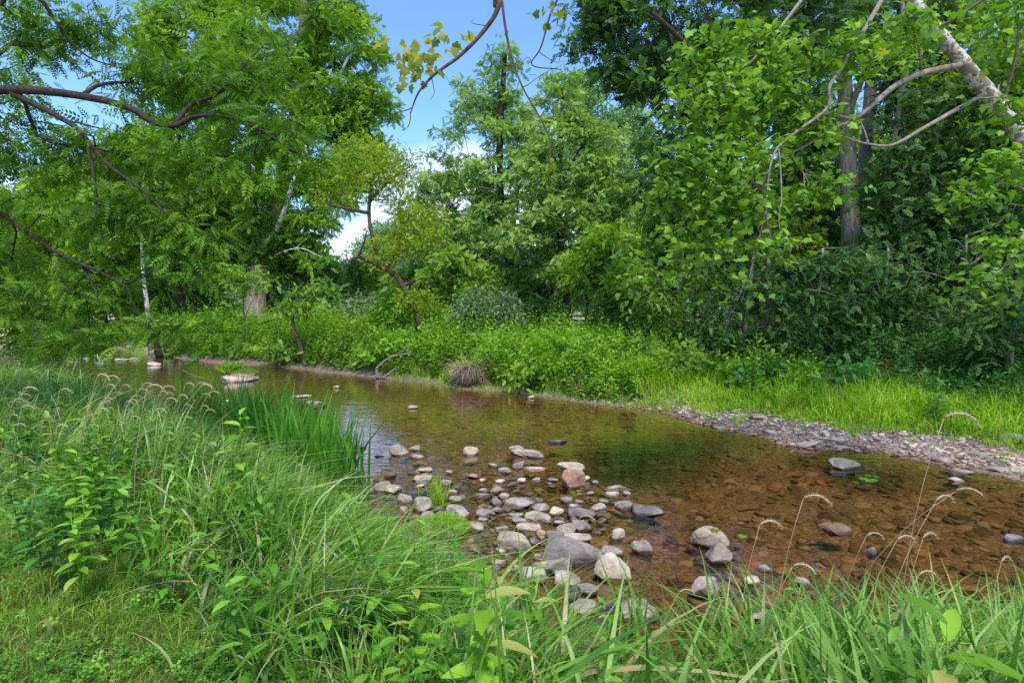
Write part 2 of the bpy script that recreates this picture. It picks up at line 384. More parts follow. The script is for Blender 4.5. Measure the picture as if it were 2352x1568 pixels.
# ------------------------------------------------------------------ tree growth
class Skel:
    def __init__(s): s.p = []; s.par = []; s.fix = []; s.line = []; s.pl = []
    def add_line(s, pts, r0, r1, n=6, attach=True):
        q = smooth_line(pts, n); i0 = len(s.p); L = len(q)
        par = -1
        if s.p and attach: par = int(np.argmin(np.linalg.norm(np.array(s.p) - q[0], axis=1)))
        for i, x in enumerate(q):
            s.p.append(x); s.par.append(par if i == 0 else i0 + i - 1); s.fix.append(r0 + (r1 - r0) * (i / (L - 1)) ** .85); s.line.append(len(s.pl))
        s.pl.append((i0, L)); return q
    def grow(s, pts, avoid_low=0.0, step=.45, sag=0.0):
        root = len(s.p); cap = root + len(pts) * 14 + 10
        A = np.zeros((cap, 3)); A[:root] = np.array(s.p); plen = np.zeros(cap); n = root
        for i in range(root):
            if s.par[i] >= 0: plen[i] = plen[s.par[i]] + np.linalg.norm(A[i] - A[s.par[i]])
        ok = np.zeros(cap, bool); z0 = A[0][2]; zt = A[:root, 2].max()
        ok[:root] = (A[:root, 2] >= z0 + avoid_low * (zt - z0))
        if not ok.any(): ok[:root] = True
        d0 = np.array([np.linalg.norm(A[:root][ok[:root]] - q, axis=1).min() for q in pts]) if len(pts) else []
        s.tips = []
        for q in pts[np.argsort(d0)]:
            D = A[:n] - q; dist = np.sqrt((D * D).sum(1)); cost = dist + .22 * plen[:n] + 1.2 * np.maximum(D[:, 2], 0) * .4 + (~ok[:n]) * 1e6
            j = int(np.argmin(cost)); L = dist[j]; k = max(1, min(13, int(L / step)))
            a = A[j].copy(); prev = j; side = rs.randn(3) * L * .07; side[2] = abs(side[2]) + L * .06
            for m_ in range(1, k + 1):
                t = m_ / k; x = a + (q - a) * t + side * math.sin(math.pi * t) + (rs.randn(3) * .03 * step if m_ < k else 0)
                if n >= cap: break
                A[n] = x; s.p.append(x); s.par.append(prev); s.fix.append(-1); s.line.append(-1); ok[n] = True
                plen[n] = plen[prev] + L / k; prev = n; n += 1
            s.tips.append(prev)
    def mesh(s, root, trunk_mat, limb_mat=None, rt=.010, minr=.004, limbs_as_parts=False, sides=5, rough=.03, trunk_sides=12, limb_name='limb'):
        n = len(s.p); A = np.array(s.p); cnt = np.zeros(n)
        kids = [[] for _ in range(n)]
        for i in range(n):
            if s.par[i] >= 0: kids[s.par[i]].append(i)
        for i in range(n - 1, -1, -1):
            cnt[i] = 1 if not kids[i] else sum(cnt[k] for k in kids[i])
        R = np.zeros(n)
        for i in range(n):
            if s.fix[i] >= 0: R[i] = s.fix[i]
            else:
                R[i] = max(minr, min(rt * cnt[i] ** .5, R[s.par[i]] * .85))
        s.R = R; s.A = A; s.cnt = cnt
        o = []
        for li, (i0, L) in enumerate(s.pl):
            mb = MB() if (li == 0 or limbs_as_parts) else None
            idx = np.arange(i0, i0 + L); pts = A[idx]; rad = R[idx].copy()
            if li == 0:
                rad[0] *= 1.35; rad[1] *= 1.12 if L > 4 else 1
                tube(mb, pts, rad, trunk_sides, rough); o.append(mb.make('trunk', trunk_mat, root, True))
            else:
                pp = pts; 
                if s.par[i0] >= 0: pp = np.vstack([A[s.par[i0]][None], pts[1:]]) if L > 2 else pts
                if limbs_as_parts: tube(mb, pp, rad, 9, rough); mb.make(limb_name, limb_mat or trunk_mat, root, True)
                else: o.append((pp, rad))
        mb = MB()
        for x in o:
            if isinstance(x, tuple): tube(mb, x[0], x[1], 7, rough)
        used = np.zeros(n, bool)
        for i in range(n):
            if s.fix[i] >= 0 or used[i]: continue
            if s.fix[s.par[i]] >= 0 or used[s.par[i]]:
                ch = [s.par[i], i]; used[i] = True; c = i
                while kids[c]:
                    c = max(kids[c], key=lambda k: cnt[k]); ch.append(c); used[c] = True
                rad = R[ch].copy(); rad[0] = rad[1]; rad[-1] *= .5
                tube(mb, A[ch], rad, sides if rad[0] < .03 else 7)
        return mb.make('branchwork', limb_mat or trunk_mat, root, True)

def blob_points(blobs, Y, n, gap=0.0, shell=.35, gs=.9):
    vols = []; cs = []
    for b in blobs:
        px, py, rx, ry = b[:4]; dy = b[4] if len(b) > 4 else 0
        c = P(px, py, Y + dy); k = (Y + dy) / F; rd = b[5] if len(b) > 5 else .75 * (rx + ry) / 2 * k
        cs.append((c, np.array([rx * k, rd, ry * k]))); vols.append(rx * ry * k * k)
    vols = np.array(vols); cntb = np.maximum(1, np.round(n * vols / vols.sum())).astype(int)
    out_ = []
    for (c, r), m in zip(cs, cntb):
        u = norm(rs.randn(m * 4, 3)); rad = (shell + (1 - shell) * rs.rand(m * 4)) ** .6
        q = c + u * rad[:, None] * r
        if gap > 0:
            keep = noise3(q, gs, 2) > (gap - .75); q = q[keep]
        out_.append(q[:m])
    return np.vstack(out_), sum(math.pi * v for v in vols)

def foliage(tips, root, m, nleaf, size, spread, flat=.5, T=TR, up=.6, droop=.2, bigger=.35, name='foliage', tintbias=0, minz=None):
    k = len(tips); w = rs.rand(k) ** .7 + .15; w /= w.sum()
    idx = rs.choice(k, int(nleaf), p=w); n = len(idx)
    g = rs.randn(n, 3); g = norm(g) * (rs.rand(n, 1) ** .45); sp = spread * (0.65 + .7 * rs.rand(k))[idx][:, None]
    off = g * sp * np.array([1, 1, flat]); pos = tips[idx] + off
    pos[:, 2] -= droop * (off[:, 0] ** 2 + off[:, 1] ** 2) / spread
    if minz is not None: pos = pos[pos[:, 2] > minz]; 
    n = len(pos); idx = idx[:n]
    d = norm(off[:n] * np.array([1, 1, .5]) + rs.randn(n, 3) * spread * .45 + np.array([0, 0, -.25 * spread]))
    nn = norm(np.array([0, 0, up]) + rs.randn(n, 3) * .45)
    s = size * (1 - bigger + 2 * bigger * rs.rand(n))
    ct = rs.rand(k)[idx] * .45 + tintbias
    t = np.clip(ct + .55 * rs.rand(n), 0, 1)
    V, Fo, tt = place(T, pos, d, nn, s, t)
    return build(name, V, Fo, m, root, tt)

def tree(name, label, cat, Y, lines, r0, blobs, leaf, bark, size=None, cov=3.0, npts=None, spread=None, gap=.35, flat=.5, T=TR, tarea=.3,
         group=None, low=.3, limb=None, rt=.012, part_label=None, base=None, shell=.35, droop=.2, gs=.9, up=.4, tb=0):
    """lines: list of polylines of (px, py[, dY[, radius]]) ; the first is the trunk and its first point is dropped to the ground"""
    L0 = lines[0]; p0 = L0[0]; Yb = Y + (p0[2] if len(p0) > 2 else 0)
    b = P(p0[0], 700, Yb)
    while Y > 12 and terrain([b[0]], [b[1] - .25])[1][0] and Y < 70:      # never root a far tree in the stream
        Y *= 1.03; Yb *= 1.03; b = P(p0[0], 700, Yb)
    b[2] = hz(b[0], b[1]) - .08
    root = empty(name, tuple(b)); tag(root, label, cat, group)
    off = b.copy()
    def w(q): return P(q[0], q[1], Y + (q[2] if len(q) > 2 else 0)) - off
    sk = Skel(); trunk = [b - off] + [w(q) for q in L0[1:]]
    sk.add_line(trunk, r0, r0 * .42, 6)
    for ln in lines[1:]:
        rr = ln[0][3] if len(ln[0]) > 3 else r0 * .35
        sk.add_line([w(q) for q in ln], rr, rr * .4, 5)
    spread = spread or max(.3, Y * .016)
    if size is None: size = max(.09, Y * .0048)
    if T is TR and Y < 42: T, tarea, size = TS, .24, size * (2.55 if Y > 18 else 2.9)
    elif T is T3: T, tarea, size = TS, .24, size * 2.4
    if npts is None: npts = 60
    npts = int(npts * 1.5); cov = cov * 1.9; gap = gap * .6; spread *= 1.25
    pts, area = blob_points(blobs, Y, npts, gap, shell, gs)
    sk.grow(pts - off, low, step=max(.3, Y * .02))
    sk.mesh(root, M[bark], M[limb or bark], rt=rt)
    tips = sk.A[sk.tips]
    # some leaves along the thin branches as well
    thin = np.array([i for i in range(len(sk.p)) if sk.fix[i] < 0 and sk.cnt[i] <= 2])
    src = np.vstack([tips, tips, sk.A[thin][rs.rand(len(thin)) < .5]]) if len(thin) else tips
    nl = min(60000 if T is TS else 130000, cov * area / (tarea * size * size))
    foliage(src, root, M[leaf], nl, size, spread, flat, T, droop=droop, up=up, tintbias=tb)
    return root

# ================================================================== SETTING
def make_ground():
    ys = [-9.0]; 
    while ys[-1] < 1500:
        y = ys[-1]; ys.append(y + (.05 if y < 11 and y > 1.5 else .09 if y < 16 else .012 * max(y, 8) if y < 60 else .05 * y))
    ys = np.array(ys); S = np.linspace(-1, 1, 620); S = np.sign(S) * np.abs(S) ** 1.25
    X = S[None, :] * (7 + 1.9 * np.maximum(ys, 0))[:, None]; Yg = np.repeat(ys[:, None], len(S), 1)
    x, y = X.ravel(), Yg.ravel()
    z, ins, near, df, dn, wr = terrain(x, y)
    z = z + .012 * noise2(x, y, 7, 2) * ((~ins))
    bed = np.where(ins, 1.0, 0.0); bed = np.maximum(bed, sstep(.18, .0, np.minimum(df, dn)))
    gr = np.where(near, sstep(.9, .3, dn), wr * sstep(.5, .1, df - gwid(x) + .3 * noise2(x, y, 1.5)))
    gr = np.maximum(gr, (~near) * (1 - wr) * sstep(.35, .1, df)) * (~ins)
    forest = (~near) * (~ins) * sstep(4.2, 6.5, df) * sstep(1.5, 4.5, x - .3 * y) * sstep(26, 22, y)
    r, c = Yg.shape; i = np.arange(r - 1)[:, None] * c + np.arange(c - 1)[None, :]
    Fq = np.stack([i, i + 1, i + c + 1, i + c], -1).reshape(-1, 4)
    m, nt = mat('ground')
    geo = nt.nodes.new('ShaderNodeNewGeometry')
    def A_(nm): return N(nt, 'ShaderNodeAttribute', _attribute_name=nm).outputs['Fac']
    def noise(s, d=6.0, ro=.6):
        q = N(nt, 'ShaderNodeTexNoise', Scale=s, Detail=d, Roughness=ro); nt.links.new(geo.outputs['Position'], q.inputs['Vector']); return q.outputs['Fac']
    def vor(s, f='F1'):
        q = N(nt, 'ShaderNodeTexVoronoi', Scale=s, Randomness=1.0, _feature=f); nt.links.new(geo.outputs['Position'], q.inputs['Vector']); return q
    n1, n2 = noise(1.1), noise(22.0)
    dv = nt.nodes.new('ShaderNodeVectorMath'); dv.operation = 'MULTIPLY_ADD'; dn_ = N(nt, 'ShaderNodeTexNoise', Scale=3.0, Detail=3.0); nt.links.new(geo.outputs['Position'], dn_.inputs['Vector'])
    nt.links.new(dn_.outputs['Color'], dv.inputs[0]); dv.inputs[1].default_value = (.35, .35, .35); nt.links.new(geo.outputs['Position'], dv.inputs[2])
    v1 = vor(14.0); v2 = vor(24.0); nt.links.new(dv.outputs[0], v1.inputs['Vector'])
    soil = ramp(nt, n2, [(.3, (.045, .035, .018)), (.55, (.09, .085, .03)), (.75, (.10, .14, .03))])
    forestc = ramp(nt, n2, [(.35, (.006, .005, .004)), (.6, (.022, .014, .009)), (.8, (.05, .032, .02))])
    field = ramp(nt, noise(.35), [(.35, (.34, .30, .16)), (.6, (.50, .44, .27))])
    farf = ramp(nt, n1, [(.3, (.12, .20, .04)), (.7, (.20, .30, .07))])
    px = nt.nodes.new('ShaderNodeSeparateXYZ'); nt.links.new(geo.outputs['Position'], px.inputs[0])
    c = mixc(nt, ramp(nt, math_(nt, 'MULTIPLY', px.outputs[1], .01), [(.25, (0, 0, 0)), (.30, (1, 1, 1))]), soil, field)
    c = mixc(nt, ramp(nt, math_(nt, 'MULTIPLY', px.outputs[1], .01), [(.75, (0, 0, 0)), (.85, (1, 1, 1))]), c, farf)
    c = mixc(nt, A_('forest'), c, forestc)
    gravelc = ramp(nt, v2.outputs['Color'], [(.15, (.11, .085, .07)), (.5, (.28, .23, .20)), (.85, (.42, .37, .34))])
    gravelc = mixc(nt, .7, gravelc, ramp(nt, v2.outputs['Distance'], [(.2, (1, 1, 1)), (.75, (.25, .2, .17))]), 'MULTIPLY')
    c = mixc(nt, A_('gravel_mask'), c, gravelc)
    b1 = ramp(nt, v1.outputs['Color'], [(.1, (.035, .028, .018)), (.4, (.10, .068, .034)), (.65, (.20, .115, .045)), (.85, (.12, .10, .065)), (1, (.30, .23, .14))])
    v3 = vor(23.0); nt.links.new(dv.outputs[0], v3.inputs['Vector'])
    b3 = ramp(nt, v3.outputs['Color'], [(.1, (.04, .03, .02)), (.45, (.15, .09, .04)), (.7, (.28, .17, .07)), (.9, (.22, .19, .14)), (1, (.45, .36, .24))])
    b3 = mixc(nt, .6, b3, ramp(nt, v3.outputs['Distance'], [(.2, (1, 1, 1)), (.75, (.25, .2, .15))]), 'MULTIPLY')
    b1 = mixc(nt, .5, b1, ramp(nt, v1.outputs['Distance'], [(.15, (1, 1, 1)), (.7, (.22, .17, .12))]), 'MULTIPLY')
    silt = ramp(nt, n2, [(.3, (.095, .060, .036)), (.7, (.24, .155, .092))])
    b1 = mixc(nt, ramp(nt, noise(2.3, 3.0), [(.30, (.1, .1, .1)), (.46, (1, 1, 1))]), b1, b3)
    b1 = mixc(nt, 1.0, b1, ramp(nt, noise(.8, 4.0), [(.3, (.6, .52, .48)), (.62, (1.6, 1.45, 1.35))]), 'MULTIPLY')
    bedc = mixc(nt, ramp(nt, n1, [(.38, (.1, .1, .1)), (.60, (.7, .7, .7))]), b1, silt)
    c = mixc(nt, A_('bed'), c, bedc)
    p = N(nt, 'ShaderNodeBsdfPrincipled', Roughness=.9); p.inputs['Specular IOR Level'].default_value = .15
    nt.links.new(c, p.inputs['Base Color'])
    bp = N(nt, 'ShaderNodeBump', Strength=.8, Distance=.03)
    hh = math_(nt, 'SUBTRACT', math_(nt, 'MULTIPLY', n2, .5), math_(nt, 'MULTIPLY', v1.outputs['Distance'], .8)); nt.links.new(hh, bp.inputs['Height'])
    nt.links.new(bp.outputs[0], p.inputs['Normal']); out(nt, p.outputs[0])
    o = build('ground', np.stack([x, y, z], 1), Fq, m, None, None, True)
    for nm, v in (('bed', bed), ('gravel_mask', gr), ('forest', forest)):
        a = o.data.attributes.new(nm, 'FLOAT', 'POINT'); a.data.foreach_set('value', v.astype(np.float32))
    tag(o, kind='structure')
make_ground()

def make_water():
    m, nt = mat('stream_water')
    geo = nt.nodes.new('ShaderNodeNewGeometry')
    mp = nt.nodes.new('ShaderNodeMapping'); mp.inputs['Scale'].default_value = (1, 2.6, 1); mp.inputs['Rotation'].default_value = (0, 0, math.radians(18))
    nt.links.new(geo.outputs['Position'], mp.inputs['Vector'])
    a = N(nt, 'ShaderNodeTexNoise', Scale=1.6, Detail=3.0, Roughness=.55, Distortion=.6); nt.links.new(mp.outputs[0], a.inputs['Vector'])
    b = N(nt, 'ShaderNodeTexNoise', Scale=7.0, Detail=2.0, Roughness=.5); nt.links.new(mp.outputs[0], b.inputs['Vector'])
    hgt = math_(nt, 'ADD', a.outputs['Fac'], math_(nt, 'MULTIPLY', b.outputs['Fac'], .22))
    bp = N(nt, 'ShaderNodeBump', Strength=.28, Distance=.03); nt.links.new(hgt, bp.inputs['Height'])
    fr0 = N(nt, 'ShaderNodeFresnel', IOR=1.36); nt.links.new(bp.outputs[0], fr0.inputs['Normal']); frv = math_(nt, 'MULTIPLY', fr0.outputs[0], 1.5, True)
    gl = N(nt, 'ShaderNodeBsdfGlossy', Roughness=.06); nt.links.new(bp.outputs[0], gl.inputs['Normal'])
    gl.inputs['Color'].default_value = (1, 1, 1, 1)
    tr = nt.nodes.new('ShaderNodeBsdfTransparent'); tr.inputs['Color'].default_value = (.90, .79, .63, 1)
    ms = nt.nodes.new('ShaderNodeMixShader'); nt.links.new(frv, ms.inputs[0])
    nt.links.new(tr.outputs[0], ms.inputs[1]); nt.links.new(gl.outputs[0], ms.inputs[2]); out(nt, ms.outputs[0])
    # sheet a little wider than the shoreline so that it dies into the banks
    bm = bmesh.new(); pts = np.vstack([FAR + np.array([0.05, .35]), (NEAR - np.array([0.0, .35]))[::-1]])
    vs = [bm.verts.new((p[0], p[1], 0)) for p in pts]; f = bm.faces.new(vs); bmesh.ops.triangulate(bm, faces=[f])
    me = bpy.data.meshes.new('stream_water'); bm.to_mesh(me); bm.free(); me.materials.append(m)
    if me.polygons[0].normal.z < 0: me.flip_normals()
    tag(link(bpy.data.objects.new('stream_water', me)), kind='structure')
make_water()

# ------------------------------------------------------------------ rocks
def ico(sub):
    bm = bmesh.new(); bmesh.ops.create_icosphere(bm, subdivisions=sub, radius=1)
    V = np.array([v.co[:] for v in bm.verts]); Fa = np.array([[v.index for v in f.verts] for f in bm.faces]); bm.free(); return V, Fa
ICO = {k: ico(k) for k in (2, 3, 4, 5)}
def rock_shape(sub, planes=9, amp=.06, sharp=.75, seed=None, point=0):
    r_ = np.random.RandomState(seed) if seed is not None else rs
    V, Fa = ICO[sub]; d = norm(V); q = np.sign(d) * np.abs(d) ** .72; q = q / np.linalg.norm(q, axis=1)[:, None]
    base = 1 / (np.abs(d) ** 3.2).sum(1) ** (1 / 3.2)
    r = base.copy(); th = np.arctan2(d[:, 1], d[:, 0])
    r *= 1 + .10 * np.sin(2 * th + r_.rand() * 6) * (1 - np.abs(d[:, 2])) + .09 * np.sin(3 * th + r_.rand() * 6) * (1 - np.abs(d[:, 2]))
    for k in range(planes):
        n = norm(r_.randn(3) * [1, 1, .7]); off = sharp + (1.05 - sharp) * r_.rand(); c = d @ n
        lim = np.where(c > .05, off / np.maximum(c, .05), 9); r = -np.log(np.exp(-34 * r) + np.exp(-34 * np.minimum(lim, 5))) / 34
    r = r + amp * noise3(d * 1.1 + r_.rand(3) * 20, 1.0, 3) - amp * .35 * np.abs(noise3(d * 3 + r_.rand(3) * 20, 1.0, 2))
    v = d * r[:, None]
    if point: v[:, 0] *= 1 - point * np.clip(v[:, 2], 0, 1); v[:, 1] *= 1 - point * np.clip(v[:, 2], 0, 1)
    v[:, 2] += v[:, 0] * r_.uniform(-.22, .22)
    return v, Fa
# zoom windows used for measuring: (origin x, origin y, scale)
Z5 = (775.8, 939.2, .38195); Z4 = (1176, 784, .5); Z3 = (0, 784, .5)
GR, PA, DK, RU, MO, BR = 'rock_grey', 'rock_pale', 'rock_dark', 'rock_rust', 'rock_moss', 'rock_brown'
ROCKS = [  # zoom, x centre, y base, width, height, material, kind(f flat, r round, p pointed, b block), label
(Z5,132,240,65,38,GR,'r','grey stone in the white sky reflection beside the iris blades'),
(Z5,360,280,118,72,GR,'p','grey pyramid shaped rock at the edge of the white reflection'),
(Z5,460,252,65,32,GR,'b','small angular stone right behind the pyramid shaped rock'),
(Z5,478,303,90,28,GR,'f','low speckled flat stone just right of the pyramid shaped rock'),
(Z5,505,200,50,14,DK,'f','dark sliver of stone farthest behind the pyramid shaped rock'),
(Z5,245,290,58,14,DK,'f','flat dark stone in the white reflection left of the pyramid rock'),
(Z5,797,280,90,55,PA,'r','lone pale rounded stone in mid stream with a water line'),
(Z5,1078,250,95,30,GR,'r','rounded stone peeping out behind the long flat rock'),
(Z5,1155,295,230,55,GR,'b','long flat grey rock lying across the middle of the stream'),
(Z5,1325,205,110,28,DK,'f','tilted dark slab breaking the surface beyond the long flat rock'),
(Z5,940,350,75,28,GR,'f','low stone at the left end of the row under the long flat rock'),
(Z5,1090,362,72,48,GR,'r','round grey stone just below the long flat rock'),
(Z5,1010,392,85,42,GR,'b','blocky stone at the lower left of the round grey stone'),
(Z5,1185,370,140,22,PA,'f','thin pale slab level with the water right of the round grey stone'),
(Z5,1410,380,165,58,PA,'r','pale humped rock behind the rust coloured boulder'),
(Z5,1405,478,162,114,RU,'b','rust coloured blocky boulder in mid stream with a green tinge'),
(Z5,1298,440,60,24,GR,'r','small stone at the left foot of the rust coloured boulder'),
(Z5,1300,414,70,14,DK,'f','dark flat stone left behind the rust coloured boulder'),
(Z5,1550,450,50,20,GR,'f','small flat stone to the right of the rust coloured boulder'),
(Z5,1497,432,52,30,PA,'b','pale chip leaning on the right side of the rust coloured boulder'),
(Z5,520,380,85,35,PA,'r','pale stone behind the green grass tuft in the shoal'),
(Z5,500,440,118,50,GR,'r','grey stone with green algae left of the shoal grass tuft'),
(Z5,672,395,50,28,PA,'r','small pale pebble right of the top of the shoal grass tuft'),
(Z5,648,455,80,30,GR,'f','flat stone right of the shoal grass tuft'),
(Z5,688,508,66,26,PA,'f','pale flat stone low to the right of the shoal grass tuft'),
(Z5,815,420,65,32,GR,'b','angular stone alone left of centre in the shoal'),
(Z5,868,440,50,24,PA,'r','pale pinkish pebble touching the angular stone'),
(Z5,882,397,40,14,BR,'r','small brownish pebble barely above the water in the shoal'),
(Z5,978,448,56,26,PA,'r','small pale stone with a yellow leaf before it'),
(Z5,1105,445,55,30,PA,'r','small pale stone left of the rust coloured boulder in open water'),
(Z5,1037,465,62,20,DK,'f','thin dark slanting stone beside the yellow leaf'),
(Z5,960,510,98,45,GR,'b','squarish grey stone at the top of the left stone heap'),
(Z5,992,537,75,32,PA,'r','pale stone tucked under the squarish grey stone'),
(Z5,865,535,112,32,GR,'f','broad low stone at the left side of the stone heap'),
(Z5,945,580,75,55,GR,'p','upright leaning stone in the left stone heap'),
(Z5,1085,592,202,64,PA,'p','pale wedge shaped rock with a ridged top in the heap'),
(Z5,1220,622,112,52,GR,'r','grey rounded stone right below the wedge shaped rock'),
(Z5,1318,640,85,50,PA,'r','pale rounded stone wedged between two grey ones'),
(Z5,1207,680,158,58,GR,'r','wide grey rounded stone in the middle of the heap'),
(Z5,1072,655,92,32,GR,'f','flat grey stone left of the wide rounded stone'),
(Z5,1095,690,92,40,PA,'r','pale stone just below the flat grey stone of the heap'),
(Z5,1462,656,168,58,DK,'r','dark smooth stone with a pale top in the heap'),
(Z5,1575,615,102,46,PA,'r','pale oval stone above right of the dark smooth stone'),
(Z5,1725,610,118,52,GR,'r','grey oval stone left of the dark brown loaf shaped stone'),
(Z5,1878,642,196,76,DK,'r','dark brown loaf shaped stone farthest right of the heap'),
(Z5,1688,495,168,34,PA,'f','flat pale tongue shaped stone right of the rust boulder'),
(Z5,1660,530,98,40,PA,'b','whitish angular stone just below the flat pale tongue'),
(Z5,1738,520,55,24,PA,'r','small pale pebble at the tip of the flat pale tongue'),
(Z5,1380,570,75,45,GR,'b','grey angular stone under the fallen green leaves'),
(Z5,1452,572,60,24,PA,'r','small stone right of the fallen green leaves'),
(Z5,1430,594,82,22,PA,'f','low pale stone below the fallen green leaves'),
(Z5,1600,572,62,32,GR,'b','small cracked grey stone in the pebble patch'),
(Z5,1516,520,52,24,GR,'r','small grey stone behind the pebble patch'),
(Z5,1480,496,92,18,DK,'f','dark thin slab directly below the rust coloured boulder'),
(Z5,1150,742,148,55,PA,'b','long pale stone low in the heap with an uneven top'),
(Z5,1330,697,70,30,GR,'r','small grey stone above the twin peaked rock'),
(Z5,1386,757,128,70,GR,'p','left half of the twin peaked grey rock'),
(Z5,1478,740,132,84,GR,'p','right taller half of the twin peaked grey rock'),
(Z5,1225,772,55,45,RU,'r','small tan rounded stone above the biggest boulder'),
(Z5,1305,790,106,64,GR,'r','round grey stone leaning on the biggest boulder'),
(Z5,1442,800,162,48,PA,'r','flat oval pale stone resting behind the biggest boulder'),
(Z5,1405,940,372,158,GR,'R','biggest smooth grey boulder at the water edge'),
(Z5,1290,1005,230,120,GR,'b','pinkish grey block under the left end of the biggest boulder'),
(Z5,1682,787,92,66,PA,'r','rounded pale stone standing alone right of the biggest boulder'),
(Z5,1655,892,142,92,GR,'p','grey peaked stone between the biggest boulder and the pear shaped one'),
(Z5,1830,866,132,92,GR,'p','dark footed pointed stone right of the peaked stone'),
(Z5,1662,1038,208,158,PA,'r','pear shaped pale boulder in the water below the peaked stone'),
(Z5,1515,1120,150,75,GR,'r','grey stone low on the bank in front of the biggest boulder'),
(Z5,1415,1155,95,85,DK,'b','dark stone beside the grass below the biggest boulder'),
(Z5,1450,1252,225,88,GR,'b','half hidden broad stone behind the bottom grass'),
(Z5,1820,1292,312,150,GR,'p','large sloping grey rock behind the grass blades at bottom centre'),
(Z5,2255,835,215,130,PA,'b','light topped boulder with a fallen maple leaf on it'),
(Z5,2322,930,160,118,GR,'p','grey wedge boulder leaning against the light topped one'),
(Z5,2240,1125,195,120,PA,'b','tall pale rock behind the right hand grass blades'),
(Z5,875,682,62,30,GR,'r','small grey stone left of the bottom of the heap'),
(Z5,890,652,125,52,GR,'b','broad grey stone left side of the heap near the grass'),
(Z5,725,662,162,86,PA,'r','large pale stone behind the yellow green moss tussock'),
(Z5,690,560,92,38,PA,'r','pale stone above the moss tussock'),
(Z5,497,622,122,92,GR,'b','big angular grey stone left of the moss tussock'),
(Z5,455,525,78,36,DK,'r','dark green tinged stone left of the shoal grass tuft'),
(Z5,400,560,95,46,PA,'f','pale flat stone at the near edge of the white reflection'),
(Z5,260,497,102,62,GR,'b','grey square stone where the iris bed meets the water'),
(Z5,300,412,92,50,BR,'r','brownish rounded stone at the tip of the iris bed'),
(Z5,330,507,90,50,PA,'r','pale mossy stone right of the grey square stone'),
(Z5,242,440,62,38,BR,'r','brown stone hard against the iris bed'),
(Z5,180,502,66,28,GR,'f','flat grey stone half under the grass by the iris bed'),
(Z5,540,692,112,80,PA,'r','pale round rock under the left side of the moss tussock'),
(Z5,830,742,115,60,PA,'r','pale rock half covered by grass right of the moss tussock'),
(Z5,1062,862,205,112,PA,'r','large pale rock blurred by grass left of the biggest boulder'),
(Z5,1160,1060,185,115,GR,'r','grey boulder in the grass below the pinkish block'),
(Z5,1375,1070,160,90,GR,'r','grey boulder behind seedling grass left of the dark stone'),
(Z4,1550,590,138,52,MO,'r','low boulder capped with bright green moss in mid stream'),
(Z4,1150,362,82,30,MO,'r','mossy brown rock where the gravel bar meets the green grass'),
(Z4,1222,424,102,18,GR,'f','flat grey slab on the gravel bar left of centre'),
(Z4,965,402,62,14,GR,'f','grey slab at the narrow left end of the gravel bar'),
(Z4,1380,488,126,34,PA,'b','long pale block at the water edge of the gravel bar'),
(Z4,1508,463,92,20,GR,'r','grey stone right of the long pale block on the gravel'),
(Z4,1295,486,36,22,PA,'r','pale stone touching the left end of the long pale block'),
(Z4,1525,500,64,20,PA,'b','whitish stone with an orange foot below the grey gravel stone'),
(Z4,2000,556,112,30,GR,'f','broad flat grey slab at the right part of the gravel edge'),
(Z4,2180,530,130,26,GR,'f','greenish flat slab on the gravel bar near the right'),
(Z4,2068,610,122,26,GR,'f','grey slab lying in the water off the gravel bar'),
(Z4,2055,646,66,22,GR,'r','small oval stone just below the slab in the water'),
(Z4,2262,603,102,28,GR,'r','long grey stone at the right end of the gravel edge'),
(Z4,2335,600,72,34,PA,'r','pale stone touching the right edge of the picture'),
(Z4,2310,468,92,46,MO,'r','mossy dark boulder at the right where gravel meets grass'),
(Z4,1510,890,142,50,BR,'r','brown drowned rock with a yellow leaf on its side'),
(Z4,2318,922,82,36,DK,'b','dark stone with green leaves at the right edge of the water'),
(Z4,1170,1060,62,32,PA,'r','small pale stone behind the right hand grass blades'),
(Z4,1105,1120,78,50,PA,'r','striped stone between the tall pale rock and the grass tips'),
(Z4,1335,1130,85,50,GR,'b','grey stone among the grass tips at lower right'),
(Z4,1180,1290,180,50,GR,'b','flat stone hidden behind the grass at lower right'),
(Z4,1655,985,50,40,DK,'b','black and white speckled stone beside a dry stalk'),
(Z3,1445,308,88,38,PA,'r','pale pinkish dome shaped rock alone beyond the iris'),
(Z3,1370,260,92,10,PA,'f','sliver of pale stone behind the dome shaped rock'),
(Z3,1888,310,56,16,PA,'r','small pale stone in the open water right of the dome shaped rock'),
(Z3,1538,215,34,12,PA,'r','tiny pale stone far out between island rock and bank'),
(Z3,1030,282,62,14,PA,'f','pale flat stone below the island rock behind the iris tips'),
(Z3,455,72,66,15,PA,'r','pale stone at the top of the far left stone row'),
(Z3,452,92,56,14,PA,'f','flat pale stone in the middle of the far left stone row'),
(Z3,370,84,60,10,PA,'f','low stone left in the far stone row'),
(Z3,540,88,84,10,PA,'f','long low stone right in the far stone row'),
(Z3,318,88,60,10,PA,'f','leftmost low stone of the far stone row'),
(Z3,700,112,62,16,PA,'f','pale flat stone alone near the fallen root tangle'),
(Z3,610,84,50,9,PA,'f','thin stone at the right end of the far stone row'),
(Z3,300,236,70,12,PA,'f','bleached stone glimpsed through the left grass'),
(Z4,88,262,30,14,GR,'r','small stone at the start of the far gravel edge'),
]
ri = 0
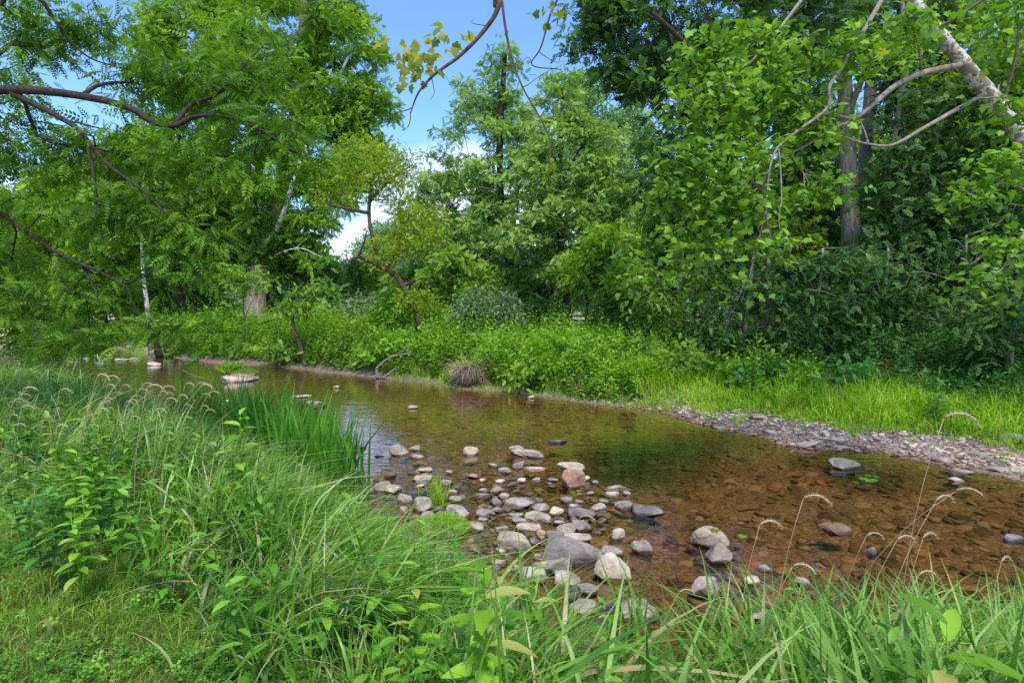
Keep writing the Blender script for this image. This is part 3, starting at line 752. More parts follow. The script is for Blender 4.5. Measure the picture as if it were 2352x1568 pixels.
for (z, x, yb, w, h, m, k, lab) in ROCKS:
    px, py = z[0] + x * z[2], z[1] + yb * z[2]; w *= z[2]; h *= z[2]
    g = G(px, py, 0.0)
    for _ in range(6):       # rest on ground or water level, whichever is higher
        zz = max(0.0, hz(g[0], g[1])); g = G(px, py, zz)
    sc_ = g[1] / F; wm = w * sc_ * 1.13; hm = h * sc_ * 1.12; sn = (CAMZ - g[2]) / math.hypot(g[1], CAMZ - g[2]); cs_ = math.sqrt(1 - sn * sn)
    dm = wm * (.62 if k in 'fb' else .72); dm = min(dm, max(.25 * wm, hm * .85 / max(sn, .1)))
    ht = max((hm - .62 * dm * sn) / cs_, .09 * wm if k == 'f' else .16 * wm)
    sub = 5 if w > 55 else 4 if w > 22 else 3
    V, Fa = rock_shape(sub, {'f': 14, 'b': 13, 'r': 11, 'p': 13, 'R': 9}[k], {'r': .07, 'R': .05}.get(k, .085), {'r': .60, 'R': .70, 'f': .58, 'b': .55, 'p': .52}[k], 100 + ri, .42 if k == 'p' else 0)
    V = V / np.abs(V).max(0)
    bury = .55 if k != 'f' else .9
    V = V * np.array([wm / 2, dm / 2, ht * (1 + bury) / 2]); V[:, 2] += ht - ht * (1 + bury) / 2
    a = rs.uniform(-.18, .18); c_, s_ = math.cos(a), math.sin(a); V[:, :2] = V[:, :2] @ np.array([[c_, -s_], [s_, c_]])
    tilt = rs.uniform(-.06, .06); V[:, 2] += V[:, 0] * tilt
    o = build('stone' if w < 30 else 'rock', V, Fa, M[m], None, None, True)
    o.location = (g[0], g[1] + dm * .42, g[2]); tag(o, lab, 'rock' if w >= 30 else 'stone'); ri += 1

# small loose stones of the shoal, individuals
protos = []
for i in range(8):
    V, Fa = rock_shape(3, 6, .06, .74, 900 + i); me = None
    for m in (GR, PA):
        o = build('pebble', V * np.array([1, .75, .5]), Fa, M[m], None, None, True); protos.append(o.data); bpy.data.objects.remove(o)
def pix_region(n, poly):   # random photo pixels inside a polygon
    poly = np.array(poly, float); res = []
    mn, mx = poly.min(0), poly.max(0)
    while len(res) < n:
        q = mn + rs.rand(2) * (mx - mn); c = False; j = len(poly) - 1
        for i in range(len(poly)):
            if (poly[i][1] > q[1]) != (poly[j][1] > q[1]) and q[0] < (poly[j][0] - poly[i][0]) * (q[1] - poly[i][1]) / (poly[j][1] - poly[i][1]) + poly[i][0]: c = not c
            j = i
        if c: res.append(q)
    return res
for (px, py) in pix_region(285, [(850, 1130), (960, 1060), (1160, 1085), (1330, 1095), (1430, 1150), (1400, 1230), (1300, 1300), (1180, 1330), (1060, 1270), (960, 1210)]):
    g = G(px, py, 0); zt = max(hz(g[0], g[1]), -.02); s = .018 + .045 * rs.rand() ** 2
    o = bpy.data.objects.new('pebble', protos[rs.randint(len(protos))]); link(o)
    o.location = (g[0], g[1], zt + s * .12); o.scale = (s * 1.25, s, s); o.rotation_euler = (rs.uniform(-.2, .2), rs.uniform(-.2, .2), rs.uniform(0, 6.28))
    tag(o, 'small loose pebble lying among the larger stones of the shoal', 'pebble', 'small loose pebbles of the stony shoal')


# middle sized stones packed between the listed ones
mids = []
for i in range(10):
    V, Fa = rock_shape(4, 12, .08, .58, 700 + i); V = V / np.abs(V).max(0)
    for m in (GR, PA, GR):
        o = build('stone', V * np.array([1, .72, .38]), Fa, M[m], None, None, True); mids.append(o.data); bpy.data.objects.remove(o)
for i, (px, py) in enumerate(pix_region(55, [(870, 1130), (950, 1080), (1150, 1080), (1330, 1120), (1400, 1190), (1370, 1250), (1290, 1300), (1180, 1330), (1060, 1270), (960, 1210)])):
    g = G(px, py, 0); zt = max(hz(g[0], g[1]), -.01); s = .045 + .05 * rs.rand()
    o = link(bpy.data.objects.new('stone', mids[rs.randint(len(mids))])); o.location = (g[0], g[1], zt + s * .1); o.scale = (s, s, s); o.rotation_euler = (rs.uniform(-.15, .15), rs.uniform(-.15, .15), rs.uniform(0, 6.28))
    tag(o, 'medium sized grey stone wedged between the bigger stones of the shoal', 'stone', 'medium stones filling the stony shoal')

# island rock with turf
def island():
    g = G(532, 878, 0); sc_ = g[1] / F; wm = 92 * sc_
    root = empty('island_rock', (g[0], g[1] + .45, 0)); tag(root, 'broad layered sandstone block in the stream with a turf of grass on top', 'rock')
    V, Fa = rock_shape(5, 14, .05, .6, 55); V = V / np.abs(V).max(0)
    V = np.sign(V) * np.abs(V) ** .7
    V = V * np.array([wm / 2, .48, .26]); V[:, 2] += .03
    V[:, 0] += .03 * np.sin(V[:, 2] * 40)
    build('stone_block', V, Fa, M['rock_slab'], root, None, True)
    n = 2600; x = rs.uniform(-.95, .9, n) * wm / 2; y = rs.uniform(-.42, .42, n)
    ok = (x / (wm / 2)) ** 2 + (y / .45) ** 2 < 1; x, y = x[ok], y[ok]; n = len(x)
    hgt = np.where(x < -.1, .22, .08) * (0.5 + rs.rand(n))
    pos = np.stack([x, y, np.full(n, .25) - .05 * (x / .6) ** 2], 1); d = norm(np.stack([rs.randn(n) * .35, rs.randn(n) * .35, np.ones(n)], 1))
    V, Fo, t = place(T_lance(.05, 2, .4), pos, d, norm(rs.randn(n, 3)), hgt)
    build('turf', V, Fo, M['weed'], root, t)
island()

# ------------------------------------------------------------------ gravel and bed stones (uncountable)
def stones(name, xs, ys, zs, sizes, m, tints, flat=.45):
    mb = MB(); n = len(xs); kinds = rs.randint(0, 10, n)
    for k in range(10):
        V, Fa = rock_shape(2, 6, .05, .72, 40 + k); sel = np.where(kinds == k)[0]; q = len(sel)
        if not q: continue
        a = rs.rand(q) * 6.28; c, s = np.cos(a), np.sin(a); st = sizes[sel]; el = .6 + .4 * rs.rand(q)
        vx = V[None, :, 0] * st[:, None]; vy = V[None, :, 1] * (st * el)[:, None]; vz = V[None, :, 2] * (st * flat * (0.7 + .6 * rs.rand(q)))[:, None]
        tl = rs.randn(q, 2) * .15
        X = vx * c[:, None] - vy * s[:, None]; Y_ = vx * s[:, None] + vy * c[:, None]; Z_ = vz + X * tl[:, :1] + Y_ * tl[:, 1:]
        VV = np.stack([X + xs[sel][:, None], Y_ + ys[sel][:, None], Z_ + zs[sel][:, None]], -1).reshape(-1, 3)
        FF = (Fa[None] + (np.arange(q) * len(V))[:, None, None]).reshape(-1, 3)
        mb.add(VV, FF, np.repeat(tints[sel], len(V)))
    return tag(mb.make(name, m, None, True), kind='stuff')
def scatter(n, box, cond):
    xs = rs.uniform(box[0], box[1], n); ys = rs.uniform(box[2], box[3], n); T_ = terrain(xs, ys); k = cond(xs, ys, *T_)
    return xs[k], ys[k], T_[0][k], T_[3][k], T_[4][k]
x, y, z, df, dn = scatter(90000, (0, 18, 3, 17), lambda x, y, z, ins, near, df, dn, wr: (~ins) & (~near) & (df < gwid(x) + .25 + .3 * noise2(x, y, 1.5)) & (wr > .03) & (np.abs(x) < y * 1.05 + .6) & (rs.rand(len(x)) < np.minimum(1, 1.5 * wr)))
k = rs.rand(len(x)) < 21000 / max(len(x), 1); x, y, z = x[k], y[k], z[k]
sz = .009 + .05 * rs.rand(len(x)) ** 4.5
tag(stones('gravel', x, y, z + sz * .15, sz, M['gravel'], rs.rand(len(x))), 'grey and pinkish stream gravel of the bar', 'gravel')
x, y, z, df, dn = scatter(90000, (-3.5, 14, 3, 14), lambda x, y, z, ins, near, df, dn, wr: ins & (np.abs(x) < y * 1.0 + .4))
k = rs.rand(len(x)) < np.clip(3.2 / (y + .5), .1, 1); x, y, z = x[k], y[k], z[k]
k = np.arange(len(x)) < 9000; x, y, z = x[k], y[k], z[k]
sz = .012 + .095 * rs.rand(len(x)) ** 5
tag(stones('streambed_stones', x, y, z + sz * .05, np.minimum(sz, .02 + np.maximum(-z, 0) * 1.6), M['bedstone'], rs.rand(len(x)), .3), 'brown and rusty stones paving the bed under clear water', 'stones')
x, y, z, df, dn = scatter(9000, (-6, 8, 2.5, 9), lambda x, y, z, ins, near, df, dn, wr: (~ins) & near & (dn < 1.0))
sz = .015 + .05 * rs.rand(len(x)) ** 3
tag(stones('bank_shingle', x, y, z + sz * .1, sz, M['gravel'], rs.rand(len(x))), 'loose shingle along the foot of the near bank', 'shingle')

# ------------------------------------------------------------------ grass
def blades(pos, h, w, lean, seg=4, mb=None, m=None, name=None, label=None, cat=None, arch=1.0, tint=None, clumps=None):
    """arching strips. lean (n,2) horizontal displacement of the tip as fraction of h"""
    n = len(pos); t = np.linspace(0, 1, seg + 1)
    dirn = norm(np.stack([lean[:, 0], lean[:, 1], np.zeros(n)], 1)); am = np.hypot(lean[:, 0], lean[:, 1])
    hor = am[:, None] * (t[None, :] ** 2) ; ver = t[None, :] - .42 * arch * np.minimum(am, 1.3)[:, None] * t[None, :] ** 2.6
    C = pos[:, None, :] + h[:, None, None] * (hor[..., None] * dirn[:, None] + ver[..., None] * np.array([0, 0, 1.]))
    ang = rs.rand(n) * 6.28; sd = np.stack([np.cos(ang), np.sin(ang), rs.randn(n) * .2], 1)
    prof = np.minimum(1, (1 - t) * 2.2 + .02) * np.minimum(1, .55 + t * 2)
    off = w[:, None, None] * prof[None, :, None] * sd[:, None, :]
    V = np.stack([C - off, C + off], 2).reshape(n, -1, 3)
    i = np.arange(seg) * 2; Fq = np.stack([i, i + 1, i + 3, i + 2], 1)
    FF = (Fq[None] + (np.arange(n) * (seg + 1) * 2)[:, None, None]).reshape(-1, 4)
    tt = np.repeat(rs.rand(n) if tint is None else tint, (seg + 1) * 2)
    if mb is not None: mb.add(V.reshape(-1, 3), FF, tt); return
    o = build(name, V.reshape(-1, 3), FF, m, None, tt); return tag(o, label, cat, kind='stuff')

# bright fine grass over the gravel bar bank (far side)
x, y, z, df, dn = scatter(260000, (-4, 24, 7, 24), lambda x, y, z, ins, near, df, dn, wr: (~ins) & (~near) & (x < y * 1.05 + 1) &
    (df > gwid(x) - .04 + .3 * noise2(x, y, 1.5) * sstep(2.5, 4, x)) & (df < gwid(x) + .9 + 2.6 * sstep(1, 5, x)) & (rs.rand(len(x)) < sstep(0, -.9, df - gwid(x) - .9 - 2.6 * sstep(1, 5, x))))
k = np.arange(len(x)) < 62000; x, y, z, df = x[k], y[k], z[k], df[k]; n = len(x)
edge = sstep(0, .9, df - gwid(x))
h = (.12 + .32 * edge) * (.5 + .8 * rs.rand(n)) * np.clip(1 + .6 * noise2(x, y, 1.6), .35, 1.8)
cl = noise2(x, y, 1.1, 2)
blades(np.stack([x, y, z], 1), h, .006 + .004 * rs.rand(n), rs.randn(n, 2) * .45, 3, m=M['grass_far'], name='bank_grass',
       label='bright green fine grass covering the bank behind the gravel bar', cat='grass', tint=np.clip(.45 + .25 * cl + .3 * rs.randn(n), 0, 1))

x, y, z, df, dn = scatter(60000, (1, 18, 6, 16), lambda x, y, z, ins, near, df, dn, wr: (~ins) & (~near) & (df > .3) & (df < gwid(x) + .3) & (noise2(x, y, 2.3, 2) > .15 + .5 * (gwid(x) - df)))
k = np.arange(len(x)) < 2600; x, y, z = x[k], y[k], z[k]; n = len(x)
blades(np.stack([x, y, z], 1), .05 + .12 * rs.rand(n), .004 + .003 * rs.rand(n), rs.randn(n, 2) * .6, 3, m=M['grass_far'], name='gravel_seedlings', label='short green seedlings creeping from the grass over the gravel bar', cat='grass')
# leafy weeds on the far bank
def weeds(name, label, x, y, z, hh, m, leaves=12, size=.13, T=TL, spreadw=.5, rosette=False):
    n = len(x); mb = MB(); t = np.tile(np.linspace(.15, 1, leaves), n); rep = lambda a: np.repeat(a, leaves)
    ln = rs.randn(n, 2) * .12; H_ = rep(hh)
    base = np.stack([rep(x) + rep(ln[:, 0]) * H_ * t, rep(y) + rep(ln[:, 1]) * H_ * t, rep(z) + H_ * t], 1)
    a = np.tile(np.arange(leaves) * 2.4, n) + rep(rs.rand(n) * 6.28); up = .15 + .75 * t ** 2
    d = np.stack([np.cos(a), np.sin(a), up + .2 * rs.randn(len(a))], 1)
    s = size * (1.15 - .55 * t) * (.75 + .5 * rs.rand(len(a)))
    tt = np.clip(.25 + .45 * t * rs.rand(len(a)) + rep(rs.rand(n)) * .4, 0, 1)
    place(T, base, d, np.array([[0, 0, 1.]]) + rs.randn(len(a), 3) * .25, s, tt, mb)
    # stems
    sp = np.stack([x, y, z], 1)
    blades(sp, hh, np.full(n, .004), ln + 1e-4, 2, mb=mb, arch=0, tint=np.full(n, .3))
    o = mb.make(name, m); return tag(o, label, 'weeds', kind='stuff')
TLf = T_lance(.16, 2, .3)
x, y, z, df, dn = scatter(90000, (-22, 22, 8, 36), lambda x, y, z, ins, near, df, dn, wr: (~ins) & (~near) & (np.abs(x) < y * 1.02 + 1) &
    (df > .25 + gwid(x) - .12 + (1.5 + 1.3 * noise2(x, y, .6, 2)) * sstep(2.5, 5, x)) & (df < 4.5 + 3.0 * sstep(0, 4, x)) & (rs.rand(len(x)) < .97))
k = np.arange(len(x)) < 7500; x, y, z = x[k], y[k], z[k]; cl = noise2(x, y, .8, 2)
hh = (.5 + .75 * rs.rand(len(x)) ** 1.5) * np.clip(1 + .8 * cl, .35, 1.9) * (.75 + .25 * sstep(12, 20, y)); hh *= np.where(x > 5, .8, 1)
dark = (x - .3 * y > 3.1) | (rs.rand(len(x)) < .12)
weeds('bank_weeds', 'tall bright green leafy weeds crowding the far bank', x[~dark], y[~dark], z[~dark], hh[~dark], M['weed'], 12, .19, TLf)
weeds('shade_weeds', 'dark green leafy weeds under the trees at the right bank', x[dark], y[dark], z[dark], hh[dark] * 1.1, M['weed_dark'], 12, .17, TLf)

# forest-floor litter on the right slope
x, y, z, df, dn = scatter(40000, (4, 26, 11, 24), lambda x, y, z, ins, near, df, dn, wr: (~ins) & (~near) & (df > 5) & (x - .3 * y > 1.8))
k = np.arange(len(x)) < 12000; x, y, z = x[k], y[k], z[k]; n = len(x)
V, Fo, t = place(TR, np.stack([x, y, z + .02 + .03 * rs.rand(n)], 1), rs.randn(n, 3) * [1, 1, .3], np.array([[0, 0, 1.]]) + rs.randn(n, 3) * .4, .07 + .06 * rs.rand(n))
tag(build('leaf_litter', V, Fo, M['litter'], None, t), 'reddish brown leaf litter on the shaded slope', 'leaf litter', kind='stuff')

# near bank grass -----------------------------------------------------
def near_sample(n, box, cond):
    x, y, z, df, dn = scatter(n, box, lambda x, y, z, ins, near, df, dn, wr: (~ins) & near & (np.abs(x) < y * 1.0 + .5) & (y > .75) & cond(x, y, dn) & (dn > .34 * sstep(-1.6, -.4, x) * sstep(3.2, 1.6, x))); return x, y, z, dn
# lawn area is the patch at lower left, x < about -0.6, y < 3.2
def lawn_mask(x, y):
    # photo: lawn below a line from (0,1230) to (560,1568)
    return sstep(.25, -.15, (y - 2.42) + (x + 1.25) * .68 + .22 * noise2(x, y, 1.6, 2))
x, y, z, dn = near_sample(160000, (-10, 6, .8, 12), lambda x, y, dn: (dn > .12) & (rs.rand(len(x)) < (1 - .97 * lawn_mask(x, y)) * np.clip(5.5 / (y + 1.5), 0, 1)))
k = np.arange(len(x)) < 25000; x, y, z, dn = x[k], y[k], z[k], dn[k]; n = len(x)
rt_ = sstep(-.3, 1.6, x)
h = (.11 + .47 * sstep(.25, 1.7, dn) + .16 * sstep(.5, -.3, x) * sstep(.1, .5, dn) + .02 * sstep(-2.6, -4.2, x)) * (.5 + .65 * rs.rand(n)) * (1 + .22 * noise2(x, y, 1.5, 2))
h *= (1 - .5 * lawn_mask(x, y - .45)) * (1 - .12 * rt_) * (.72 + .28 * sstep(1.2, 2.6, y))
cx = .8 * noise2(x, y, 1.3, 2); cyy = .8 * noise2(x + 31, y - 7, 1.3, 2)
lean = np.stack([.35 + cx + .5 * rs.randn(n), cyy + .5 * rs.randn(n)], 1) * (.75 + .5 * rs.rand(n))[:, None]
tn = np.clip(.45 + .3 * noise2(x, y, 2.2, 2) + .28 * rs.randn(n), 0, 1)
sel = rs.rand(n) < .62
P3 = np.stack([x, y, z - .01], 1); wd = .0035 + .0075 * rs.rand(n) ** 1.7
blades(P3[sel], h[sel], wd[sel], lean[sel], 5, m=M['grass_near'], name='tall_grass', label='tall green grass leaning over the near bank', cat='grass', tint=tn[sel])
blades(P3[~sel], h[~sel] * .8, wd[~sel] * .9, lean[~sel], 5, m=M['grass_near2'], name='fresh_grass', label='light green younger grass mixed into the near bank', cat='grass', tint=tn[~sel])
ds = np.arange(n) < 1500
blades(P3[ds] + [.02, .01, 0], h[ds] * 1.05, wd[ds] * .7, rs.randn(1500, 2) * .7, 5, m=M['dry'], name='dead_grass', label='dead straw coloured blades scattered through the near bank grass', cat='grass')
# broad bladed grass bottom right
x, y, z, dn = near_sample(30000, (-.2, 6, 1.2, 3.9), lambda x, y, dn: (dn > .1) & (rs.rand(len(x)) < .16 + .84 * sstep(.7, 1.5, x)))
k = np.arange(len(x)) < 2900; x, y, z = x[k], y[k], z[k]; n = len(x)
h = (.42 + .46 * rs.rand(n)); lean = np.stack([.35 + .6 * rs.randn(n), .5 * rs.randn(n)], 1)
blades(np.stack([x, y, z], 1), h, .006 + .008 * rs.rand(n), lean, 7, m=M['grass_near'], name='broad_grass', label='broad arching grass blades in front of the stream at the right', cat='grass')
# lawn
x, y, z, dn = near_sample(200000, (-6, 1.0, .8, 5.5), lambda x, y, dn: rs.rand(len(x)) < lawn_mask(x, y))
k = np.arange(len(x)) < 38000; x, y, z = x[k], y[k], z[k]; n = len(x)
blades(np.stack([x, y, z], 1), .035 + .07 * rs.rand(n) ** 1.6, .0012 + .0016 * rs.rand(n), rs.randn(n, 2) * .6, 3, m=M['lawn'], name='short_grass', label='short worn grass at the lower left', cat='grass')
x, y, z, dn = near_sample(90000, (-7, 3.0, .8, 7), lambda x, y, dn: (dn > .5) & (rs.rand(len(x)) < .05 + .8 * lawn_mask(x, y - .35) * (noise2(x, y, 1.7, 2) > -.05)))
k = np.arange(len(x)) < 9000; x, y, z = x[k], y[k], z[k]; n = len(x)
V, Fo, t = place(TC, np.stack([x, y, z + .02 + .06 * rs.rand(n)], 1), rs.randn(n, 3) * [1, 1, .15], np.array([[0, -.25, 1.]]) + rs.randn(n, 3) * .25, .011 + .016 * rs.rand(n))
tag(build('clover_cover', V, Fo, M['clover'], None, t), 'clover and small leaves creeping through the grass', 'ground cover', kind='stuff')
# broad-leaved herbs mixed into the bank
x, y, z, dn = near_sample(20000, (-9, 3.5, 1.3, 10), lambda x, y, dn: (dn > .5) & (rs.rand(len(x)) < (1 - lawn_mask(x, y + .1)) * .6 * sstep(2.2, -1.5, x)))
k = np.arange(len(x)) < 230; x, y, z = x[k], y[k], z[k]
weeds('bank_herbs', 'leafy herbs mixed into the near bank grass', x, y, z, .3 + .38 * rs.rand(len(x)), M['clover'], 11, .11, T_lance(.2, 3, .35))

# ================================================================== TREES
# --- distant trees
DG = 'pale hazy trees closing the view beyond the field'
far_specs = [  # px, halfwidth, top px y, depth, material, label
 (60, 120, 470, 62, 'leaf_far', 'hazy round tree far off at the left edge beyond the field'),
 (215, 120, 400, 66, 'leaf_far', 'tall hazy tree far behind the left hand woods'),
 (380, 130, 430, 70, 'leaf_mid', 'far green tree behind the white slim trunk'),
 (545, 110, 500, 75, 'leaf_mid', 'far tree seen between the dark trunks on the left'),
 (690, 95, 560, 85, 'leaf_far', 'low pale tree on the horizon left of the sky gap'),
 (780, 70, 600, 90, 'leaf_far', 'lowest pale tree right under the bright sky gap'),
 (900, 95, 500, 60, 'leaf_pale', 'bluish green tree behind the leaning yellow tree'),
 (985, 110, 470, 58, 'leaf_pale', 'pale tree between the yellow tree and the middle trees'),
 (1100, 110, 470, 60, 'leaf_mid', 'far tree filling the gap behind the middle trees'),
 (1345, 110, 170, 48, 'leaf_pale', 'tall pale green poplar rising behind the middle trees'),
 (1450, 110, 230, 50, 'leaf_pale', 'pale green tree right of the tall poplar'),
 (1560, 130, 430, 44, 'leaf_mid', 'far green tree behind the sycamore leaves'),
 (1720, 150, 380, 42, 'leaf_mid', 'background tree between the dark oak and the grey trunk'),
 (1900, 140, 200, 40, 'leaf_mid', 'background tree behind the big grey trunk'),
 (2120, 170, 150, 38, 'leaf_mid', 'background tree behind the slender right hand trunks'),
 (2330, 160, 120, 36, 'leaf_mid', 'background tree in the upper right corner of the woods'),
]
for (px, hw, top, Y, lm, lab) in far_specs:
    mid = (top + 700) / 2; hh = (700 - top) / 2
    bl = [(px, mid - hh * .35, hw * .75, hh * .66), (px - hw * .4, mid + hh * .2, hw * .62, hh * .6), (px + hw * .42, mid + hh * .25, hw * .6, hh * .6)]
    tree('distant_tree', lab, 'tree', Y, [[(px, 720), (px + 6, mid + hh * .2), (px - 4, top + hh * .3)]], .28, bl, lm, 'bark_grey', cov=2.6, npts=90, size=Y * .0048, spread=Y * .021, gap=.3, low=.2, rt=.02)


# --- thicket closing the view along the edge of the field
for i, px in enumerate(list(range(-80, 2420, 62)) + list(range(960, 1560, 55))):
    Y = 34 + 6 * rs.rand() if px < 1500 else 27 + 4 * rs.rand()
    if i > 40: Y = 29
    if 500 < px < 660: continue
    cy_ = 640 + rs.uniform(-15, 15) - (60 if px > 1500 else 0) - (25 if 980 < px < 1500 else 0); rr = rs.uniform(45, 62)
    lm = ['leaf_mid', 'leaf_bright', 'leaf_far', 'leaf_mid', 'leaf_pale'][rs.randint(5)] if px < 1500 else ['leaf_mid', 'leaf_dark'][rs.randint(2)]
    tree('thicket_tree', 'small bushy tree of the thicket closing the view along the field edge', 'small tree', Y, [[(px, 715), (px + 5, 670), (px - 4, 620)]], .08,
         [(px, cy_, rr, 42), (px - 22, cy_ + 42, rr * .85, 40), (px + 24, cy_ + 50, rr * .85, 40)], lm, 'bark_dark', cov=1.9, npts=60, low=0, size=.15, spread=.5, gap=.2, group='small trees of the thicket along the field edge')
for i, px in enumerate(range(-120, 2460, 84)):
    Y = 66 + 10 * rs.rand(); q = 655 + rs.uniform(-12, 10)
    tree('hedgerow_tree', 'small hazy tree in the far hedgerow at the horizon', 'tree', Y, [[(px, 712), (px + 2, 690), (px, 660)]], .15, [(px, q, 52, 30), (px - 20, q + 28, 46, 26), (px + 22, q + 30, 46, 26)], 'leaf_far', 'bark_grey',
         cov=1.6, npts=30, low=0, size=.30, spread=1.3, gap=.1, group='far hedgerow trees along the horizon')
# --- left group
tree('sycamore_tree', 'tall sycamore with pale upper limbs and pinkish peeling base, left of the sky gap', 'tree', 30,
     [[(584, 735), (592, 640), (612, 560), (640, 470), (668, 330), (690, 180), (700, 20), (705, -160)],
      [(628, 545, 0, .17), (655, 480, -1), (672, 420, -2), (705, 330, -2)], [(612, 560, 0, .2), (540, 470, 1), (480, 330, 2), (430, 180, 1)],
      [(655, 400, 0, .15), (740, 260, 0), (800, 130, -1)], [(600, 600, 0, .035), (680, 570, -1), (740, 590, -2)]], .52,
     [(480, 110, 150, 130), (640, 60, 170, 160), (780, 150, 120, 150), (840, 240, 80, 70), (560, 260, 180, 140), (720, 330, 140, 110), (420, 300, 130, 120), (600, -120, 240, 120), (640, 450, 120, 70), (780, 20, 60, 60), (350, 60, 60, 70), (830, 340, 80, 60), (760, 440, 90, 60), (700, 520, 90, 45), (740, 590, 60, 30), (560, 420, 120, 70), (612, 610, 48, 55), (625, 500, 70, 60)],
     'leaf_bright', 'bark_pink', limb='bark_pale', cov=2.3, npts=360, gap=.5, flat=.7, low=.2, tb=-.12, gs=.5)
tree('understory_tree', 'dark leaved low tree spreading behind the pinkish sycamore base', 'tree', 31,
     [[(612, 735), (620, 660), (640, 560), (650, 500)]], .26,
     [(560, 600, 130, 60), (500, 560, 90, 70), (650, 560, 90, 70), (700, 620, 60, 45), (430, 600, 70, 60)], 'leaf_dark', 'bark_dark', cov=3.2, npts=160, flat=.35, low=.3)
tree('birch_like_tree', 'slim tree with white bark between the left hand trees', 'tree', 24,
     [[(344, 760), (338, 700), (330, 640), (326, 560), (330, 470), (345, 330)]], .12,
     [(330, 400, 110, 100), (290, 480, 90, 70), (400, 440, 90, 80)], 'leaf_mid', 'bark_white', cov=2.2, npts=110, low=.6, tb=.2)
tree('riverside_tree', 'broad tree with thick brown trunk left of the sycamore', 'tree', 32,
     [[(408, 700), (412, 640), (415, 560), (400, 420)], [(412, 600, 0, .2), (350, 500), (280, 420)]], .45,
     [(330, 470, 120, 110), (440, 480, 110, 120), (250, 520, 110, 90), (200, 430, 90, 90), (380, 390, 110, 90)], 'leaf_bright', 'bark_brown', cov=2.6, npts=200, low=.4)
tree('riverside_tree', 'slender brown trunked tree right of the thick trunk', 'tree', 33,
     [[(441, 705), (443, 640), (448, 540), (460, 420)]], .22, [(480, 500, 80, 90), (450, 430, 90, 80)], 'leaf_mid', 'bark_brown', cov=2.5, npts=90, low=.5)
tree('river_maple', 'light green tree hanging over the water at the far left', 'tree', 27,
     [[(120, 760), (130, 660), (150, 540), (160, 400)]], .3,
     [(90, 520, 120, 90), (180, 600, 110, 90), (60, 620, 110, 80), (170, 440, 100, 80), (260, 640, 90, 60), (100, 690, 110, 50)], 'leaf_bright', 'bark_dark', cov=2.6, npts=220, low=.15)
tree('river_maple', 'dark green leafy tree between the left bank and the white trunk', 'tree', 25,
     [[(240, 770), (235, 690), (220, 610), (200, 560)]], .2, [(230, 660, 110, 60), (330, 690, 90, 50), (150, 650, 100, 60)], 'leaf_mid', 'bark_dark', cov=2.8, npts=130, low=.1)

# --- leaning yellow tree
tree('leaning_locust', 'leaning locust with sparse yellow green leaves and crooked dead limbs', 'tree', 20,
     [[(985, 772), (950, 705), (915, 640), (890, 618), (862, 570), (848, 500), (852, 430), (866, 370)],
      [(905, 628, 0, .11), (860, 605, -.2), (822, 590, -.5), (800, 600, -.8)], [(822, 590, -.5, .05), (835, 560, -.7), (842, 530, -.9)],
      [(848, 490, 0, .08), (800, 480, -.5), (755, 470, -1)], [(850, 460, 0, .07), (900, 410, .4), (945, 380, .8)],
      [(890, 615, 0, .06), (920, 560, .5), (960, 520, 1), (1000, 500, 1.3)], [(925, 655, 0, .05), (970, 640, .5), (1000, 660, .9)]], .115,
     [(850, 360, 100, 42), (795, 425, 70, 50), (905, 400, 60, 34), (900, 560, 55, 32), (960, 540, 65, 36), (860, 590, 30, 18), (960, 690, 55, 34), (770, 470, 40, 24), (930, 480, 50, 28), (880, 430, 60, 30), (1000, 500, 40, 24)],
     'leaf_yellow', 'bark_brown', cov=1.3, npts=380, size=.055, spread=.34, flat=.75, gap=.2, low=.2, rt=.009, T=T3, tarea=.36)
# --- middle trees
tree('cherry_tree', 'tall feathery tree with dark straight trunk right of the sky gap', 'tree', 27,
     [[(1182, 740), (1180, 670), (1168, 590), (1152, 470), (1148, 330), (1155, 200), (1160, 120)], [(1175, 640, 0, .09), (1090, 580, -1), (1030, 560, -1)],
      [(1178, 660, 0, .08), (1240, 600, -1), (1280, 590, -1)]], .24,
     [(1158, 170, 42, 70), (1120, 260, 75, 60), (1180, 300, 80, 80), (1090, 400, 80, 60), (1180, 420, 100, 80), (1050, 480, 65, 50), (1130, 540, 120, 60), (1060, 600, 90, 40), (1040, 305, 35, 18), (1070, 200, 25, 14), (1000, 350, 30, 14), (1220, 350, 60, 60), (1010, 420, 55, 35), (970, 480, 60, 45), (1000, 560, 70, 50), (1100, 480, 80, 60)],
     'leaf_ash', 'bark_dark', cov=1.9, npts=330, flat=.5, gap=.6, low=.12, spread=.36, tb=.1)
tree('ash_tree', 'upright ash with double dark stem in the centre of the far bank', 'tree', 24,
     [[(1308, 775), (1303, 700), (1292, 600), (1284, 480), (1288, 330), (1292, 200)], [(1300, 690, 0, .10), (1286, 600, .3), (1278, 520, .5)],
      [(1298, 650, 0, .06), (1230, 600, -.6), (1180, 560, -1)], [(1296, 640, 0, .06), (1360, 590, -.6), (1400, 560, -1)]], .17,
     [(1292, 220, 55, 55), (1290, 320, 85, 70), (1240, 400, 80, 60), (1340, 410, 80, 70), (1290, 480, 130, 60), (1370, 530, 80, 60), (1220, 540, 80, 55), (1300, 600, 120, 40), (1370, 330, 70, 60), (1400, 450, 70, 60)],
     'leaf_ash', 'bark_dark', cov=2.2, npts=330, flat=.4, gap=.5, low=.2, spread=.34, tb=.2)
tree('maple_sapling', 'bright green bushy sapling right of the ash stem', 'tree', 22,
     [[(1385, 770), (1390, 690), (1400, 600), (1405, 540)]], .10, [(1400, 560, 60, 50), (1380, 630, 80, 45), (1440, 640, 50, 45), (1340, 600, 40, 40)], 'leaf_bright', 'bark_dark', cov=2.6, npts=120, low=.1)
